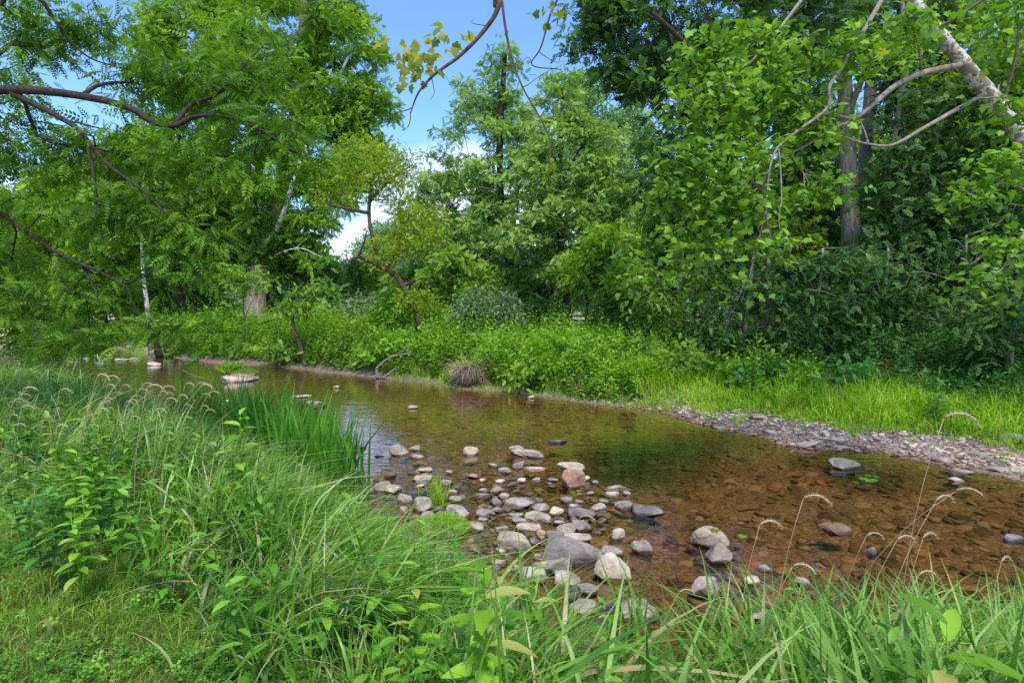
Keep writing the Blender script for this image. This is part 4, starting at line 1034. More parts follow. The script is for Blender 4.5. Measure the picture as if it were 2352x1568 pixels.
tree('sapling', 'bright young tree leaning left under the feathery tree', 'tree', 25,
     [[(1100, 760), (1085, 700), (1060, 640), (1040, 600)]], .08, [(1040, 620, 70, 50), (1100, 660, 70, 45), (1180, 640, 60, 40)], 'leaf_mid', 'bark_dark', cov=2.6, npts=110, low=.1, tb=.2)

# --- right woods
tree('oak_tree', 'big dark crowned oak whose leaves fill the top right of centre', 'tree', 16,
     [[(1762, 700), (1760, 620), (1752, 500), (1742, 330), (1725, 150), (1700, -80)], [(1745, 380, 0, .13), (1690, 250, -1), (1600, 130, -1.5), (1500, 30, -2)],
      [(1750, 450, 0, .12), (1680, 380, -1), (1600, 330, -1.5)], [(1735, 250, 0, .12), (1600, 60, 1), (1450, -40, 1)], [(1730, 200, 0, .12), (1820, 60, 0), (1880, -60, 0)]], .26,
     [(1480, 60, 130, 100), (1370, 50, 80, 80), (1420, 190, 70, 60), (1520, 420, 80, 60), (1620, 60, 150, 110), (1560, 180, 160, 90), (1700, 160, 130, 110), (1450, 160, 80, 50), (1620, 290, 110, 80), (1540, 330, 60, 60), (1780, 60, 110, 110), (1500, -80, 200, 80), (1750, -80, 160, 80), (1600, 410, 90, 60), (1400, 30, 50, 60), (1850, 160, 90, 90), (1900, 20, 90, 90), (1820, 300, 70, 70)],
     'leaf_dark', 'bark_dark', cov=1.7, npts=420, size=.115, flat=.55, gap=.4, low=.3, spread=.33, T=T3, tarea=.36)
tree('tulip_tree', 'massive grey trunked tree, thickest stem of the right hand woods', 'tree', 18,
     [[(1958, 640), (1955, 560), (1950, 430), (1944, 300), (1938, 130), (1930, -60), (1925, -250)], [(1942, 280, 0, .12), (1990, 160, -.5), (2050, 60, -1)],
      [(1940, 200, 0, .12), (1880, 100, 0), (1830, 20, 0)]], .34,
     [(1880, 40, 100, 70), (2040, 40, 90, 70), (1850, -60, 160, 60), (2050, -70, 160, 60), (1860, 300, 60, 60, 2), (2080, 180, 60, 60, 1), (1840, 420, 70, 60, 2)],
     'leaf_dark', 'bark_grey', cov=2.0, npts=200, size=.10, gap=.5, low=.45, T=T3, tarea=.36)
tree('tulip_tree', 'second grey trunk just right of the thickest one, bare against the sky', 'tree', 21,
     [[(2016, 640), (2000, 520), (1988, 400), (1996, 250), (2008, 100), (2016, -60), (2022, -220)]], .30,
     [(2040, -60, 120, 60), (2100, 90, 50, 50), (1960, -90, 80, 50)], 'leaf_dark', 'bark_grey', cov=2.0, npts=80, low=.5)
for (pts, Y, r0, lab, bl) in [
    ([(2020, 660), (2012, 600), (2030, 480), (2040, 380), (2060, 280), (2075, 150), (2070, -60)], 17, .13, 'slender grey tree with a crook in its stem right of the big trunks', [(2090, 250, 70, 60), (2060, 110, 70, 60), (2110, 370, 60, 45)]),
    ([(2150, 680), (2148, 600), (2140, 470), (2122, 300), (2118, 150), (2112, -80)], 19, .14, 'thin dark tree left of the clustered trunks', [(2170, 330, 70, 60), (2120, 180, 80, 70), (2190, 440, 70, 50), (2140, 60, 70, 60)]),
    ([(2170, 690), (2175, 620), (2168, 500), (2150, 350), (2160, 150), (2170, -80)], 18, .17, 'dark trunk in the middle of the right hand cluster', [(2240, 300, 90, 70), (2220, 150, 90, 80), (2260, 430, 90, 50), (2200, 20, 90, 60)]),
    ([(2196, 690), (2200, 620), (2212, 500), (2230, 350), (2240, 150), (2250, -80)], 19, .13, 'dark trunk at the right of the cluster, leaning outwards', [(2310, 280, 90, 80), (2330, 420, 80, 60), (2320, 130, 80, 80), (2300, 520, 70, 40)]),
    ([(1700, 720), (1705, 650), (1700, 560), (1690, 480)], 17, .08, 'young dark stemmed tree left of the oak trunk', [(1690, 500, 80, 50), (1640, 560, 70, 50), (1740, 560, 60, 45)]),
    ([(1545, 740), (1548, 640), (1540, 560), (1545, 480)], 18.5, .08, 'slim woodland tree at the left edge of the dark woods', [(1560, 520, 70, 50), (1610, 570, 70, 50), (1510, 590, 50, 40)]),
    ([(2300, 720), (2296, 600), (2306, 450), (2300, 250), (2310, 60)], 15.5, .10, 'dark stemmed tree nearest the right edge behind the mottled trunk', [(2300, 330, 100, 80), (2360, 450, 90, 70), (2250, 480, 80, 60), (2340, 200, 90, 70), (2250, 200, 70, 60)]),
    ([(2080, 740), (2076, 640), (2070, 520), (2076, 360)], 16, .07, 'thin sapling stem between the slender crooked tree and the cluster', [(2070, 450, 90, 60), (2120, 540, 80, 40), (2030, 560, 70, 35), (2080, 350, 70, 50)]),
    ([(1880, 700), (1884, 620), (1870, 520), (1860, 440)], 19, .09, 'small leafy tree between the oak and the thickest trunk', [(1860, 480, 80, 50), (1900, 560, 70, 40), (1820, 560, 60, 40)]),
    ([(2090, 700), (2095, 640), (2088, 540), (2080, 460)], 20, .07, 'small leafy tree behind the slender crooked one', [(2080, 500, 80, 50), (2100, 580, 70, 35), (2030, 520, 50, 40)])]:
    tree('woodland_tree', lab, 'tree', Y, [pts], r0, bl, 'leaf_mid' if Y > 17.5 else 'leaf_dark', 'bark_dark' if Y != 17 else 'bark_grey', cov=2.3, npts=150, flat=.3, gap=.35, low=.3, size=.10, spread=.36)
for (px, Y, bl, lm_, lab) in [
    (1800, 20, [(1780, 520, 110, 60), (1850, 590, 90, 45), (1720, 600, 80, 50), (1800, 420, 80, 50)], 'leaf_mid', 'leafy understory tree glimpsed left of the thickest trunk'),
    (2060, 21, [(2060, 540, 110, 55), (2000, 460, 80, 50), (2120, 600, 90, 40), (2080, 420, 80, 50)], 'leaf_bright', 'sunlit understory tree glimpsed between the right hand trunks'),
    (2290, 20, [(2280, 480, 110, 60), (2340, 400, 90, 60), (2240, 380, 80, 50), (2330, 560, 90, 40)], 'leaf_mid', 'leafy understory tree at the top of the slope on the right'),
    (1620, 19, [(1600, 480, 90, 60), (1560, 560, 80, 50), (1660, 600, 80, 50), (1680, 520, 60, 40)], 'leaf_dark', 'dark understory tree behind the hanging sycamore leaves')]:
    tree('understory_tree', lab, 'tree', Y, [[(px, 690), (px + 8, 600), (px - 6, 500), (px, 420)]], .09, bl, lm_, 'bark_dark', cov=1.5, npts=130, flat=.35, gap=.4, low=.2, size=.11, spread=.45)
# beech saplings with layered sprays
for i, (px, pyb, Y, bl, lm, lab) in enumerate([
    (1560, 800, 16, [(1520, 690, 90, 75), (1600, 640, 70, 60), (1560, 770, 90, 45), (1480, 640, 60, 50)], 'leaf_mid', 'dark shrubby beech left of the bare leaning stem'),
    (1720, 830, 14.5, [(1700, 670, 110, 80), (1740, 770, 120, 55), (1650, 760, 80, 55), (1680, 590, 90, 50)], 'leaf_beech', 'layered beech right of the bare leaning stem'),
    (1880, 820, 14, [(1880, 680, 130, 75), (1900, 600, 120, 45), (1840, 770, 120, 60), (1940, 770, 110, 60)], 'leaf_beech', 'wide layered beech in front of the thickest trunk'),
    (2030, 820, 14.5, [(2040, 680, 120, 75), (2080, 760, 110, 60), (2000, 590, 100, 45), (1990, 800, 80, 40)], 'leaf_beech', 'drooping beech with pale twigs under the slender trees'),
    (2210, 790, 15, [(2230, 660, 120, 70), (2270, 570, 120, 55), (2150, 610, 90, 45), (2330, 500, 90, 50)], 'leaf_beech', 'beech below the clustered dark trunks'),
    (2330, 880, 11.5, [(2290, 710, 110, 65), (2330, 790, 100, 60), (2260, 770, 80, 45), (2370, 620, 90, 80), (2330, 850, 70, 30)], 'leaf_beech', 'bluish green beech drooping at the right edge over the dark bank')]):
    tree('beech_sapling', lab, 'small tree', Y, [[(px, pyb), (px - 8, pyb - 90), (px + 6, pyb - 190), (px + 10, pyb - 250)]], .07, bl, lm, 'bark_grey', cov=1.15, npts=120, flat=.16, gap=.25,
         low=.1, size=.068, spread=.55, up=1.5, rt=.010, droop=.45, shell=.0, limb='bark_limb')
tree('dead_stem', 'bare pale stem leaning left out of the weeds before the dark beeches', 'tree', 14.5,
     [[(1632, 830), (1660, 770), (1690, 700), (1722, 620), (1760, 540)]], .034, [(1740, 560, 30, 20)], 'leaf_beech', 'bark_grey', cov=1.0, npts=8, low=.6)

# --- bushes on the far bank
def bush(label, Y, blobs, leaf, n=110, size=None, cov=3.2, T=TR, ta=.3, flat=.7, tb=0, name='bush'):
    px = np.mean([b[0] for b in blobs]); pyb = max(b[1] + b[3] for b in blobs) + 14
    top = min(b[1] - b[3] for b in blobs)
    return tree(name, label, 'bush', Y, [[(px, pyb), (px + 4, (pyb + top) / 2 + 12), (px - 4, top + 12)], [(px, pyb - 8, 0, .02), (px - blobs[0][2] * .5, (pyb + top) / 2)], [(px, pyb - 8, 0, .02), (px + blobs[0][2] * .5, (pyb + top) / 2)]],
                .035, blobs, leaf, 'bark_dark', cov=cov, npts=n, low=0, size=size or Y * .0042, T=T, tarea=ta, flat=flat, rt=.006, gap=.3, tb=tb, shell=.3)
bush('silvery olive bush in front of the ash tree', 19.5, [(1120, 700, 62, 42), (1080, 720, 42, 30), (1165, 720, 35, 34)], 'leaf_silver', 130, .055)
bush('pale silvery bush under the sky gap left of the leaning trunk', 26, [(840, 705, 40, 30), (800, 720, 32, 22), (875, 720, 25, 20)], 'leaf_silver', 90, .075)
bush('vivid green bush growing around the foot of the leaning trunk', 21, [(915, 700, 45, 38), (890, 735, 50, 28), (950, 725, 40, 30)], 'leaf_bright', 110)
bush('bright green bush left of the leaning trunk above the water', 24, [(720, 735, 55, 40), (680, 760, 45, 35), (760, 765, 45, 30)], 'leaf_bright', 130)
bush('dark bush behind the bright one right of the sycamore base', 29, [(750, 690, 36, 34), (770, 715, 30, 22)], 'leaf_dark', 70)
bush('feathery light green bush on the bank right of the root tangle', 25, [(520, 740, 60, 30), (470, 765, 60, 32), (560, 770, 50, 30)], 'leaf_bright', 130, tb=-.1)
bush('deep green bush overhanging the fallen roots', 24, [(400, 765, 60, 30), (350, 750, 50, 30), (445, 790, 45, 22)], 'leaf_mid', 110)
bush('low bright bush on the far left bank behind the stone row', 29, [(230, 770, 50, 18), (290, 760, 50, 22)], 'leaf_bright', 80)
bush('dark green bush at the water edge left of the slim crooked trunk', 23, [(600, 790, 50, 28), (560, 800, 40, 24)], 'leaf_mid', 90)
bush('rounded green bush in the middle of the far bank', 20.5, [(1010, 735, 45, 30), (1040, 760, 40, 24)], 'leaf_mid', 90, tb=.2)
bush('shaded round bush right of the ash stem', 20, [(1440, 700, 60, 40), (1400, 730, 50, 30), (1480, 730, 45, 32)], 'leaf_mid', 120, tb=-.15)
bush('dark bush between the ash stems and the silvery olive', 21, [(1240, 720, 50, 38), (1210, 745, 40, 26)], 'leaf_dark', 90)
bush('light green bush under the hanging sycamore leaves', 18.5, [(1490, 600, 60, 30), (1450, 620, 50, 34), (1530, 640, 45, 30)], 'leaf_bright', 110, tb=-.1)
bush('bright bush crowning the weeds right of the root mass', 17, [(1330, 775, 45, 22), (1270, 785, 45, 20)], 'leaf_bright', 80, .06)
bush('leafy bright bush behind the root mass', 17.5, [(1120, 795, 45, 26), (1170, 790, 40, 22)], 'leaf_bright', 80, .06)
bush('tall weed mound rising right behind the root mass', 17.2, [(1110, 800, 55, 34), (1165, 815, 40, 26)], 'weed', 70, .07, cov=2.4)
bush('rounded light weed mound right of the root mass by the water', 14.2, [(1235, 830, 50, 30), (1200, 850, 36, 22)], 'leaf_bright', 60, .06, cov=2.2)
bush('broad bright weed mound below the ash stems', 15.2, [(1330, 800, 62, 38), (1390, 820, 45, 30)], 'weed', 80, .07, cov=2.4)
bush('deeper green weed mound right of the broad bright one', 14.6, [(1460, 805, 58, 36), (1420, 835, 40, 22)], 'leaf_mid', 70, .07, cov=2.4)
bush('leafy mound before the bare leaning stem', 13.8, [(1570, 820, 60, 34), (1620, 840, 45, 24)], 'leaf_mid', 70, .06, cov=2.4)
bush('shaded weed mound at the foot of the layered beech', 13.0, [(1730, 850, 60, 28), (1800, 855, 50, 24)], 'weed_dark', 60, .07, cov=2.2)
bush('shaded leafy mound below the drooping beech', 12.4, [(1930, 865, 62, 28), (2010, 872, 50, 24)], 'weed_dark', 60, .07, cov=2.2)
bush('low shaded mound near the dark bank at the right', 11.6, [(2140, 890, 60, 28), (2210, 900, 45, 22)], 'weed_dark', 60, .065, cov=2.2)
bush('dense weed mound above the driftwood limb', 18.5, [(930, 790, 60, 34), (880, 810, 45, 26)], 'weed', 70, .08, cov=2.4)
bush('dark green mound left of the driftwood limb', 20.0, [(800, 800, 55, 32), (840, 780, 40, 26)], 'leaf_mid', 70, .08, cov=2.4)
bush('green mound overhanging the water between the saplings', 21.0, [(640, 800, 50, 30), (740, 805, 45, 24)], 'leaf_mid', 70, .08, cov=2.4)
tree('crooked_sapling', 'small crooked tree bending over the water left of centre', 'small tree', 20.5, [[(700, 822), (688, 790), (676, 760), (672, 730), (684, 700), (700, 660)]], .09,
     [(700, 690, 45, 28), (665, 710, 35, 24), (735, 650, 30, 24)], 'leaf_mid', 'bark_brown', cov=1.5, npts=60, low=.4)
tree('crooked_sapling', 'thin forked sapling standing before the pinkish sycamore base', 'small tree', 22, [[(556, 800), (560, 760), (562, 735), (558, 700), (562, 660)], [(561, 735, 0, .02), (575, 700), (590, 675)]], .05,
     [(560, 640, 45, 30), (600, 650, 30, 20)], 'leaf_mid', 'bark_brown', cov=1.2, npts=40, low=.6)

# ------------------------------------------------------------------ driftwood, roots
def wood(name, label, cat, Y, lines, r0, m='driftwood', extra=None):
    b = P(*lines[0][0][:2], Y); b[2] = max(0, hz(b[0], b[1])) ; root = empty(name, tuple(b)); tag(root, label, cat)
    w = lambda q: P(q[0], q[1], Y + (q[2] if len(q) > 2 else 0)) - b
    for i, ln in enumerate(lines):
        mb = MB(); q = smooth_line([w(p) for p in ln], 6); q += rs.randn(*q.shape) * r0 * .15
        tube(mb, q, np.linspace(r0, r0 * .35, len(q)) * (1 if i == 0 else .6), 8, .08)
        mb.make('limb' if i == 0 else 'branch', M[m], root, True)
    return root
Yd = G(872, 868)[1]
wood('driftwood_limb', 'forked driftwood limb arching out of the water against the weeds', 'driftwood', Yd - .1,
     [[(868, 868), (866, 850), (880, 832), (912, 815), (965, 812, .3)], [(880, 866), (905, 850), (930, 838, .1), (952, 843, .2)], [(915, 815), (930, 800, .1), (935, 790, .1)], [(866, 866), (900, 868, -.1)]], .06)
Ym = G(1075, 893)[1]
def root_mass():
    c = P(1078, 868, Ym + .25); c[2] = hz(c[0], c[1]); root = empty('root_mass', tuple(c)); tag(root, 'brown clump of washed out roots and dead grass hanging at the water edge', 'roots')
    V, Fa = rock_shape(3, 4, .14, .8, 71); build('soil_clump', V * np.array([.34, .26, .26]) + np.array([0, .12, .16]), Fa, M['bark_dark'], root, None, True)
    mb = MB()
    for i in range(150):
        a = rs.uniform(-1.5, 1.5) ; top = np.array([.32 * math.sin(a) * rs.rand(), -.05 + .2 * rs.rand() - .1, .30 + .18 * rs.rand()])
        e = np.array([top[0] * 1.9 + rs.randn() * .1, top[1] - .12 - .14 * rs.rand(), -.14 + rs.rand() * .12])
        mid = (top + e) / 2 + rs.randn(3) * .06 + np.array([0, -.12, .03])
        tube(mb, smooth_line([top, mid, e], 4), np.linspace(.011, .004, 9), 4)
    mb.make('root_strands', M['driftwood'], root, True)
    n = 420; a = rs.rand(n) * 6.28; r = rs.rand(n) ** .5
    pos = np.stack([r * np.cos(a) * .36, .1 + r * np.sin(a) * .2, .30 + .1 * rs.rand(n)], 1)
    V, Fo, t = place(T_lance(.02, 3, .8), pos, norm(np.stack([pos[:, 0] * 2, -.5 + rs.randn(n) * .4, .7 + rs.randn(n) * .5], 1)), norm(rs.randn(n, 3) * .3 + [0, 0, 1]), .2 + .2 * rs.rand(n))
    build('dead_grass', V, Fo, M['dry'], root, t)
root_mass()
Yr = G(395, 822)[1]
def fallen_roots():
    c = P(395, 815, Yr + .3); c[2] = 0; root = empty('fallen_roots', tuple(c)); tag(root, 'tangle of bare fallen roots and branches at the dark undercut left bank', 'roots')
    V, Fa = rock_shape(4, 6, .12, .75, 77); build('root_plate', V * np.array([.75, .45, .42]) + np.array([-.4, .5, .38]), Fa, M['bark_dark'], root, None, True)
    mb = MB()
    for i in range(34):
        s = np.array([rs.uniform(-.9, .5), .2 + rs.rand() * .3, .35 + .4 * rs.rand()]); e = s + np.array([rs.uniform(.3, 1.6), -rs.rand() * .7, -s[2] * rs.uniform(.6, 1.1)])
        tube(mb, smooth_line([s, (s + e) / 2 + rs.randn(3) * .12 + [0, 0, .15], e], 4), np.linspace(.03, .008, 9) * (0.5 + rs.rand()), 5)
    mb.make('root_strands', M['driftwood'], root, True)
fallen_roots()
wood('fallen_twig', 'bare forked twig sticking out of the water left of the island rock', 'twig', G(445, 870)[1], [[(420, 850), (445, 862), (470, 868)], [(440, 860), (455, 852), (465, 848)], [(445, 862), (448, 872)]], .014)
wood('floating_stick', 'straight pale stick resting on the grass of the island rock', 'stick', G(532, 870)[1] + .45, [[(528, 849), (572, 851)]], .012, 'bark_pale')
wood('fallen_stick', 'pale broken stick lying at the water edge behind the lower right grass', 'stick', G(2080, 1400)[1], [[(2030, 1392), (2080, 1387), (2120, 1392)], [(2080, 1388), (2100, 1378)]], .009)

# ================================================================== NEAR OVERHANGING TREES
def near_tree(name, label, Y, lines, r0, blobs0, leafm, bark, T, size, nleaf, npts, spread, limbs, limbbark=None, up=.5, rt=.006, gap=.2, flat=.5, droop=.3, step=.22, base_z=None, tb=0, low=0.0, along=.8, gs=1.2, back=.35):
    p0 = lines[0][0]; b = P(p0[0], 700, Y + (p0[2] if len(p0) > 2 else 0)); b[2] = hz(b[0], b[1]) - .08
    root = empty(name, tuple(b)); tag(root, label, 'tree'); blobs = [(q[0], q[1], q[2], q[3], (q[4] if len(q) > 4 else 0) + back) for q in blobs0]
    w = lambda q: P(q[0], q[1], Y + (q[2] if len(q) > 2 else 0)) - b
    sk = Skel(); sk.add_line([np.zeros(3)] + [w(q) for q in lines[0][1:]], r0, lines[0][1][3] if len(lines[0][1]) > 3 else r0 * .5, 6)
    for ln in lines[1:]:
        rr = ln[0][3]; sk.add_line([w(q) for q in ln], rr, rr * .22, 6)
    pts, _ = blob_points(blobs, Y, npts, gap, .05, gs)
    sk.grow(pts - b, low, step=step)
    sk.mesh(root, M[bark], M[limbbark or bark], rt=rt, minr=.0025, limbs_as_parts=True, sides=5)
    tips = sk.A[sk.tips]; thin = np.array([i for i in range(len(sk.p)) if sk.fix[i] < 0 and sk.cnt[i] <= 3])
    src = np.vstack([tips, sk.A[thin][rs.rand(len(thin)) < along]])
    foliage(src, root, M[leafm], nleaf, size, spread, flat, T, up=up, droop=droop, bigger=.5, tintbias=tb)
    return root
near_tree('walnut_tree', 'near walnut whose dark limbs and feathery compound leaves reach in from the left', 6.6,
    [[(-560, 1000), (-470, 640), (-300, 330), (-120, 220, 0), (-20, 205)],
     [(-40, 207, 0, .054), (60, 207), (170, 218), (290, 245), (350, 280), (400, 288), (450, 268), (520, 268), (600, 300, -.2), (680, 350, -.4)],
     [(20, 212, 0, .04), (90, 245), (170, 290, -.2), (215, 340, -.3), (250, 380, -.4), (330, 440, -.5), (390, 500, -.6)],
     [(400, 287, 0, .03), (440, 240, .2), (500, 215, .3), (560, 150, .5), (600, 110, .6)],
     [(185, 222, 0, .028), (230, 195, .2), (300, 190, .4), (370, 210, .5)],
     [(-300, 430, 0, .036), (-120, 450, -.2), (0, 490, -.3), (70, 540, -.4), (150, 590, -.5), (220, 620, -.6), (290, 660, -.6), (305, 700, -.6)],
     [(200, 330, -.3, .022), (215, 400, -.4), (222, 460, -.4), (215, 520, -.5)],
     [(-150, 215, 0, .05), (-60, 80, .3), (60, -60, .5), (130, -160, .5)], [(90, -10, .6, .025), (150, 80, .8), (210, 135, .9), (300, 160, 1.0)],
     [(190, 612, -.5, .016), (210, 650, -.6), (230, 700, -.7)]], .20,
    [(90, 60, 110, 70, .6), (230, 60, 60, 50, .9), (360, 170, 110, 60, .3), (480, 200, 110, 70, .2), (590, 170, 90, 70, .4), (620, 300, 90, 60, -.3), (700, 380, 60, 60, -.4), (430, 350, 120, 50, -.3),
     (560, 400, 90, 50, -.5), (250, 330, 110, 60, -.2), (90, 330, 110, 60, 0), (300, 480, 110, 50, -.5), (430, 530, 90, 50, -.6), (120, 500, 120, 60, -.4), (60, 620, 100, 50, -.4), (200, 650, 100, 40, -.6),
     (300, 720, 90, 30, -.6), (340, 610, 80, 40, -.7), (420, 610, 60, 40, -.7), (20, 180, 60, 60, .2), (530, 60, 60, 50, .6), (30, 740, 100, 40, -.3), (150, 760, 100, 25, -.4), (380, 770, 50, 20, -.7), (500, 760, 55, 25, -.7), (-150, 300, 130, 200), (-100, 600, 130, 120)],
    'leaf_walnut', 'bark_dark', TP, .17, 7600, 800, .34, True, rt=.0055, flat=.55, gap=.42, droop=.15, tb=.1)

near_tree('leaning_sycamore', 'near sycamore with mottled white leaning trunk and big lobed leaves at the right', 7.6,
    [[(2700, 1000), (2580, 700), (2470, 500), (2352, 325, 0, .11), (2290, 240), (2225, 160), (2150, 70), (2080, -20), (2000, -130)],
     [(2212, 150, 0, .046), (2130, 165, -.2), (2060, 195, -.4), (2000, 245, -.5), (1960, 275, -.6), (1905, 300, -.7), (1850, 335, -.8), (1780, 370, -.9)],
     [(2270, 212, 0, .034), (2200, 250, -.3), (2120, 295, -.6), (2050, 333, -.8), (1990, 330, -.9), (1940, 315, -1)],
     [(1960, 275, -.6, .022), (1900, 262, -.7), (1840, 275, -.8)], [(2060, -60, 0, .03), (1990, 60, -.6), (1930, 160, -.9), (1905, 200, -1), (1898, 250, -1), (1820, 310, -1.1), (1775, 360, -1.2), (1760, 480, -1.3), (1772, 560, -1.3)],
     [(1790, 350, -1.1, .012), (1795, 450, -1.2), (1790, 520, -1.3), (1820, 590, -1.3)],
     [(1900, -80, 0, .025), (1780, 80, -.6), (1700, 170, -.8), (1640, 250, -1)], [(1760, 480, -1.3, .010), (1740, 560, -1.3), (1720, 640, -1.4), (1700, 700, -1.4)],
     [(2400, 400, 0, .04), (2380, 480, -.8), (2340, 560, -1.3), (2300, 620, -1.5)], [(2300, 240, 0, .03), (2330, 140, -.5), (2340, 60, -.7)],
     [(1994, 330, -.9, .016), (1985, 300, -.9), (1975, 275, -.8)], [(2150, 70, 0, .03), (2230, 20, -.5), (2310, -40, -.8)]], .13,
    [(1650, 230, 110, 60, -1), (1780, 200, 100, 60, -.8), (1600, 350, 90, 50, -1.1), (1720, 350, 100, 55, -1), (1850, 270, 80, 50, -.8), (1570, 430, 70, 40, -1.2), (1680, 450, 100, 50, -1.2), (1600, 540, 80, 40, -1.3),
     (1500, 600, 50, 20, -1.3), (1740, 560, 50, 40, -1.3), (1700, 660, 28, 30, -1.4), (1870, 430, 70, 40, -1), (1620, 130, 80, 50, -.8), (1750, 90, 90, 50, -.6), (1960, 110, 80, 50, -.7), (2230, 60, 110, 60, .9),
     (2310, 150, 80, 50, .9), (2100, 120, 70, 35, .8), (2320, 380, 60, 50, -1), (2250, 440, 60, 30, -1.2), (2320, 560, 50, 40, -1.4), (2290, 640, 55, 30, -1.5), (2330, 60, 70, 60, -.6), (1850, 130, 60, 40, -.7), (2080, 60, 60, 40, -.4), (2340, 250, 50, 40, -.8)],
    'leaf_sycamore', 'bark_white', TM, .078, 7400, 620, .36, True, limbbark='bark_limb', rt=.005, up=.7, gap=.45, flat=.6, back=.05)

# the tree that stands behind the viewer and lets a few twigs hang into the top of the picture
def overhang():
    bx, by = 2.6, -5.0; bz = hz(bx, by) - .08; root = empty('overhanging_sycamore', (bx, by, bz)); b = np.array([bx, by, bz])
    tag(root, 'sycamore hanging thin twigs with golden green leaves into the top centre', 'tree')
    sk = Skel(); Yo = 4.2
    sk.add_line([np.zeros(3), [.05, .1, 1.6], [.0, .3, 3.4], [-.3, .7, 5.0], [-.4, .8, 6.4], [-.4, .6, 8]], .22, .10, 6)
    a = P(1150, 0, Yo) - b
    sk.add_line([[-.35, .75, 5.6], (np.array([-.35, .75, 5.6]) + a) / 2 + [0, 0, .7], P(1165, -110, Yo) - b, a, P(1120, 60, Yo) - b, P(1060, 125, Yo) - b, P(1000, 170, Yo) - b, P(962, 212, Yo) - b, P(942, 262, Yo) - b], .03, .0045, 7)
    sk.add_line([P(1150, -20, Yo) - b, P(1162, 70, Yo) - b, P(1175, 130, Yo) - b, P(1200, 200, Yo) - b, P(1240, 270, Yo) - b, P(1262, 320, Yo) - b, P(1262, 375, Yo) - b], .011, .003, 6)
    sk.add_line([P(1165, -110, Yo) - b, P(1290, -60, Yo) - b, P(1262, 40, Yo) - b, P(1242, 110, Yo) - b, P(1222, 150, Yo) - b, P(1290, 160, Yo) - b], .011, .003, 6)
    sk.add_line([P(945, 250, Yo) - b, P(905, 262, Yo) - b, P(888, 275, Yo) - b], .0045, .0018, 4)
    sk.add_line([P(945, 260, Yo) - b, P(938, 290, Yo) - b, P(922, 300, Yo) - b], .0045, .0018, 4)
    sk.tips = []
    for (x0, y0, x1, y1) in [(990, 172, 988, 230), (1000, 165, 1040, 205), (1180, 150, 1130, 170), (1215, 230, 1300, 250), (1238, 120, 1300, 140), (1235, 260, 1200, 300), (1120, 60, 1090, 40), (1245, 290, 1290, 330), (1225, 150, 1190, 160), (1200, 205, 1290, 150)]:
        q0 = P(x0, y0, Yo) - b; q1 = P(x1, y1, Yo) - b; sk.add_line([q0, (q0 + q1) / 2 + rs.randn(3) * .03, q1], .0035, .0012, 4)
    sk.mesh(root, M['bark_grey'], M['bark_brown'], limbs_as_parts=True, minr=.0015, limb_name='twig')
    cl = [(885, 98, 20, 14, 6), (915, 128, 14, 12, 4), (925, 150, 26, 24, 9), (965, 125, 26, 30, 10), (960, 165, 34, 22, 14), (1010, 75, 24, 26, 8), (1045, 92, 24, 18, 8), (1072, 98, 14, 24, 4), (1000, 120, 20, 22, 7), (925, 185, 18, 16, 5),
          (1230, 40, 14, 10, 3), (1252, 60, 12, 12, 4), (990, 150, 26, 16, 8), (1258, 15, 16, 10, 4), (1285, 30, 14, 16, 6), (1262, 370, 5, 18, 4), (940, 110, 14, 14, 4)]
    ps = []
    for (x, y, rx, ry, n) in cl:
        for _ in range(n): ps.append(P(x + rs.randn() * rx * .6, y + rs.randn() * ry * .6, Yo + rs.randn() * .12) - b)
    ps = np.array(ps); n = len(ps)
    V, Fo, t = place(TM, ps, rs.randn(n, 3) + [0, 0, -.6], rs.randn(n, 3) * .8 + [0, -.5, .8], .05 + .03 * rs.rand(n))
    build('foliage', V, Fo, M['leaf_gold'], root, t)
    # the crown overhead, out of sight of the photograph
    n = 900; c = np.array([0, -.8, 8.2]); g = norm(rs.randn(n, 3)) * rs.rand(n, 1) ** .4 * [2.2, 1.8, 1.2] + c
    V, Fo, t = place(TM, g, rs.randn(n, 3), rs.randn(n, 3) * .4 + [0, 0, 1], .12 + .05 * rs.rand(n)); build('crown', V, Fo, M['leaf_sycamore'], root, t)
overhang()

# bare wiry shrub low at the left edge
def wiry():
    Y = 7.5; b = P(-60, 700, Y); b[2] = hz(b[0], b[1]); root = empty('wiry_shrub', tuple(b)); tag(root, 'wiry dark shrub with tiny leaves at the left edge above the tall grass', 'bush')
    sk = Skel(); sk.add_line([np.zeros(3), P(-70, 780, Y) - b, P(-50, 700, Y) - b], .03, .015, 5)
    for ln in [[(-60, 760), (20, 690), (90, 650), (150, 640)], [(-60, 780), (30, 740), (120, 745), (220, 770)], [(-60, 790), (40, 790), (140, 815), (250, 800)], [(-60, 720), (10, 640), (40, 600), (110, 560)], [(-50, 800), (60, 760), (180, 790), (280, 840)]]:
        sk.add_line([P(*q, Y) - b for q in ln], .010, .003, 5)
    pts, _ = blob_points([(60, 680, 90, 50), (140, 760, 110, 45), (60, 800, 90, 40), (190, 820, 70, 25), (40, 600, 60, 40)], Y, 230, .1, .05)
    sk.grow(pts - b, 0, step=.14); sk.mesh(root, M['bark_dark'], M['bark_dark'], rt=.0028, minr=.0018, limbs_as_parts=True, limb_name='stem')
    foliage(sk.A[sk.tips], root, M['leaf_mid'], 4200, .035, .13, .6)
wiry()

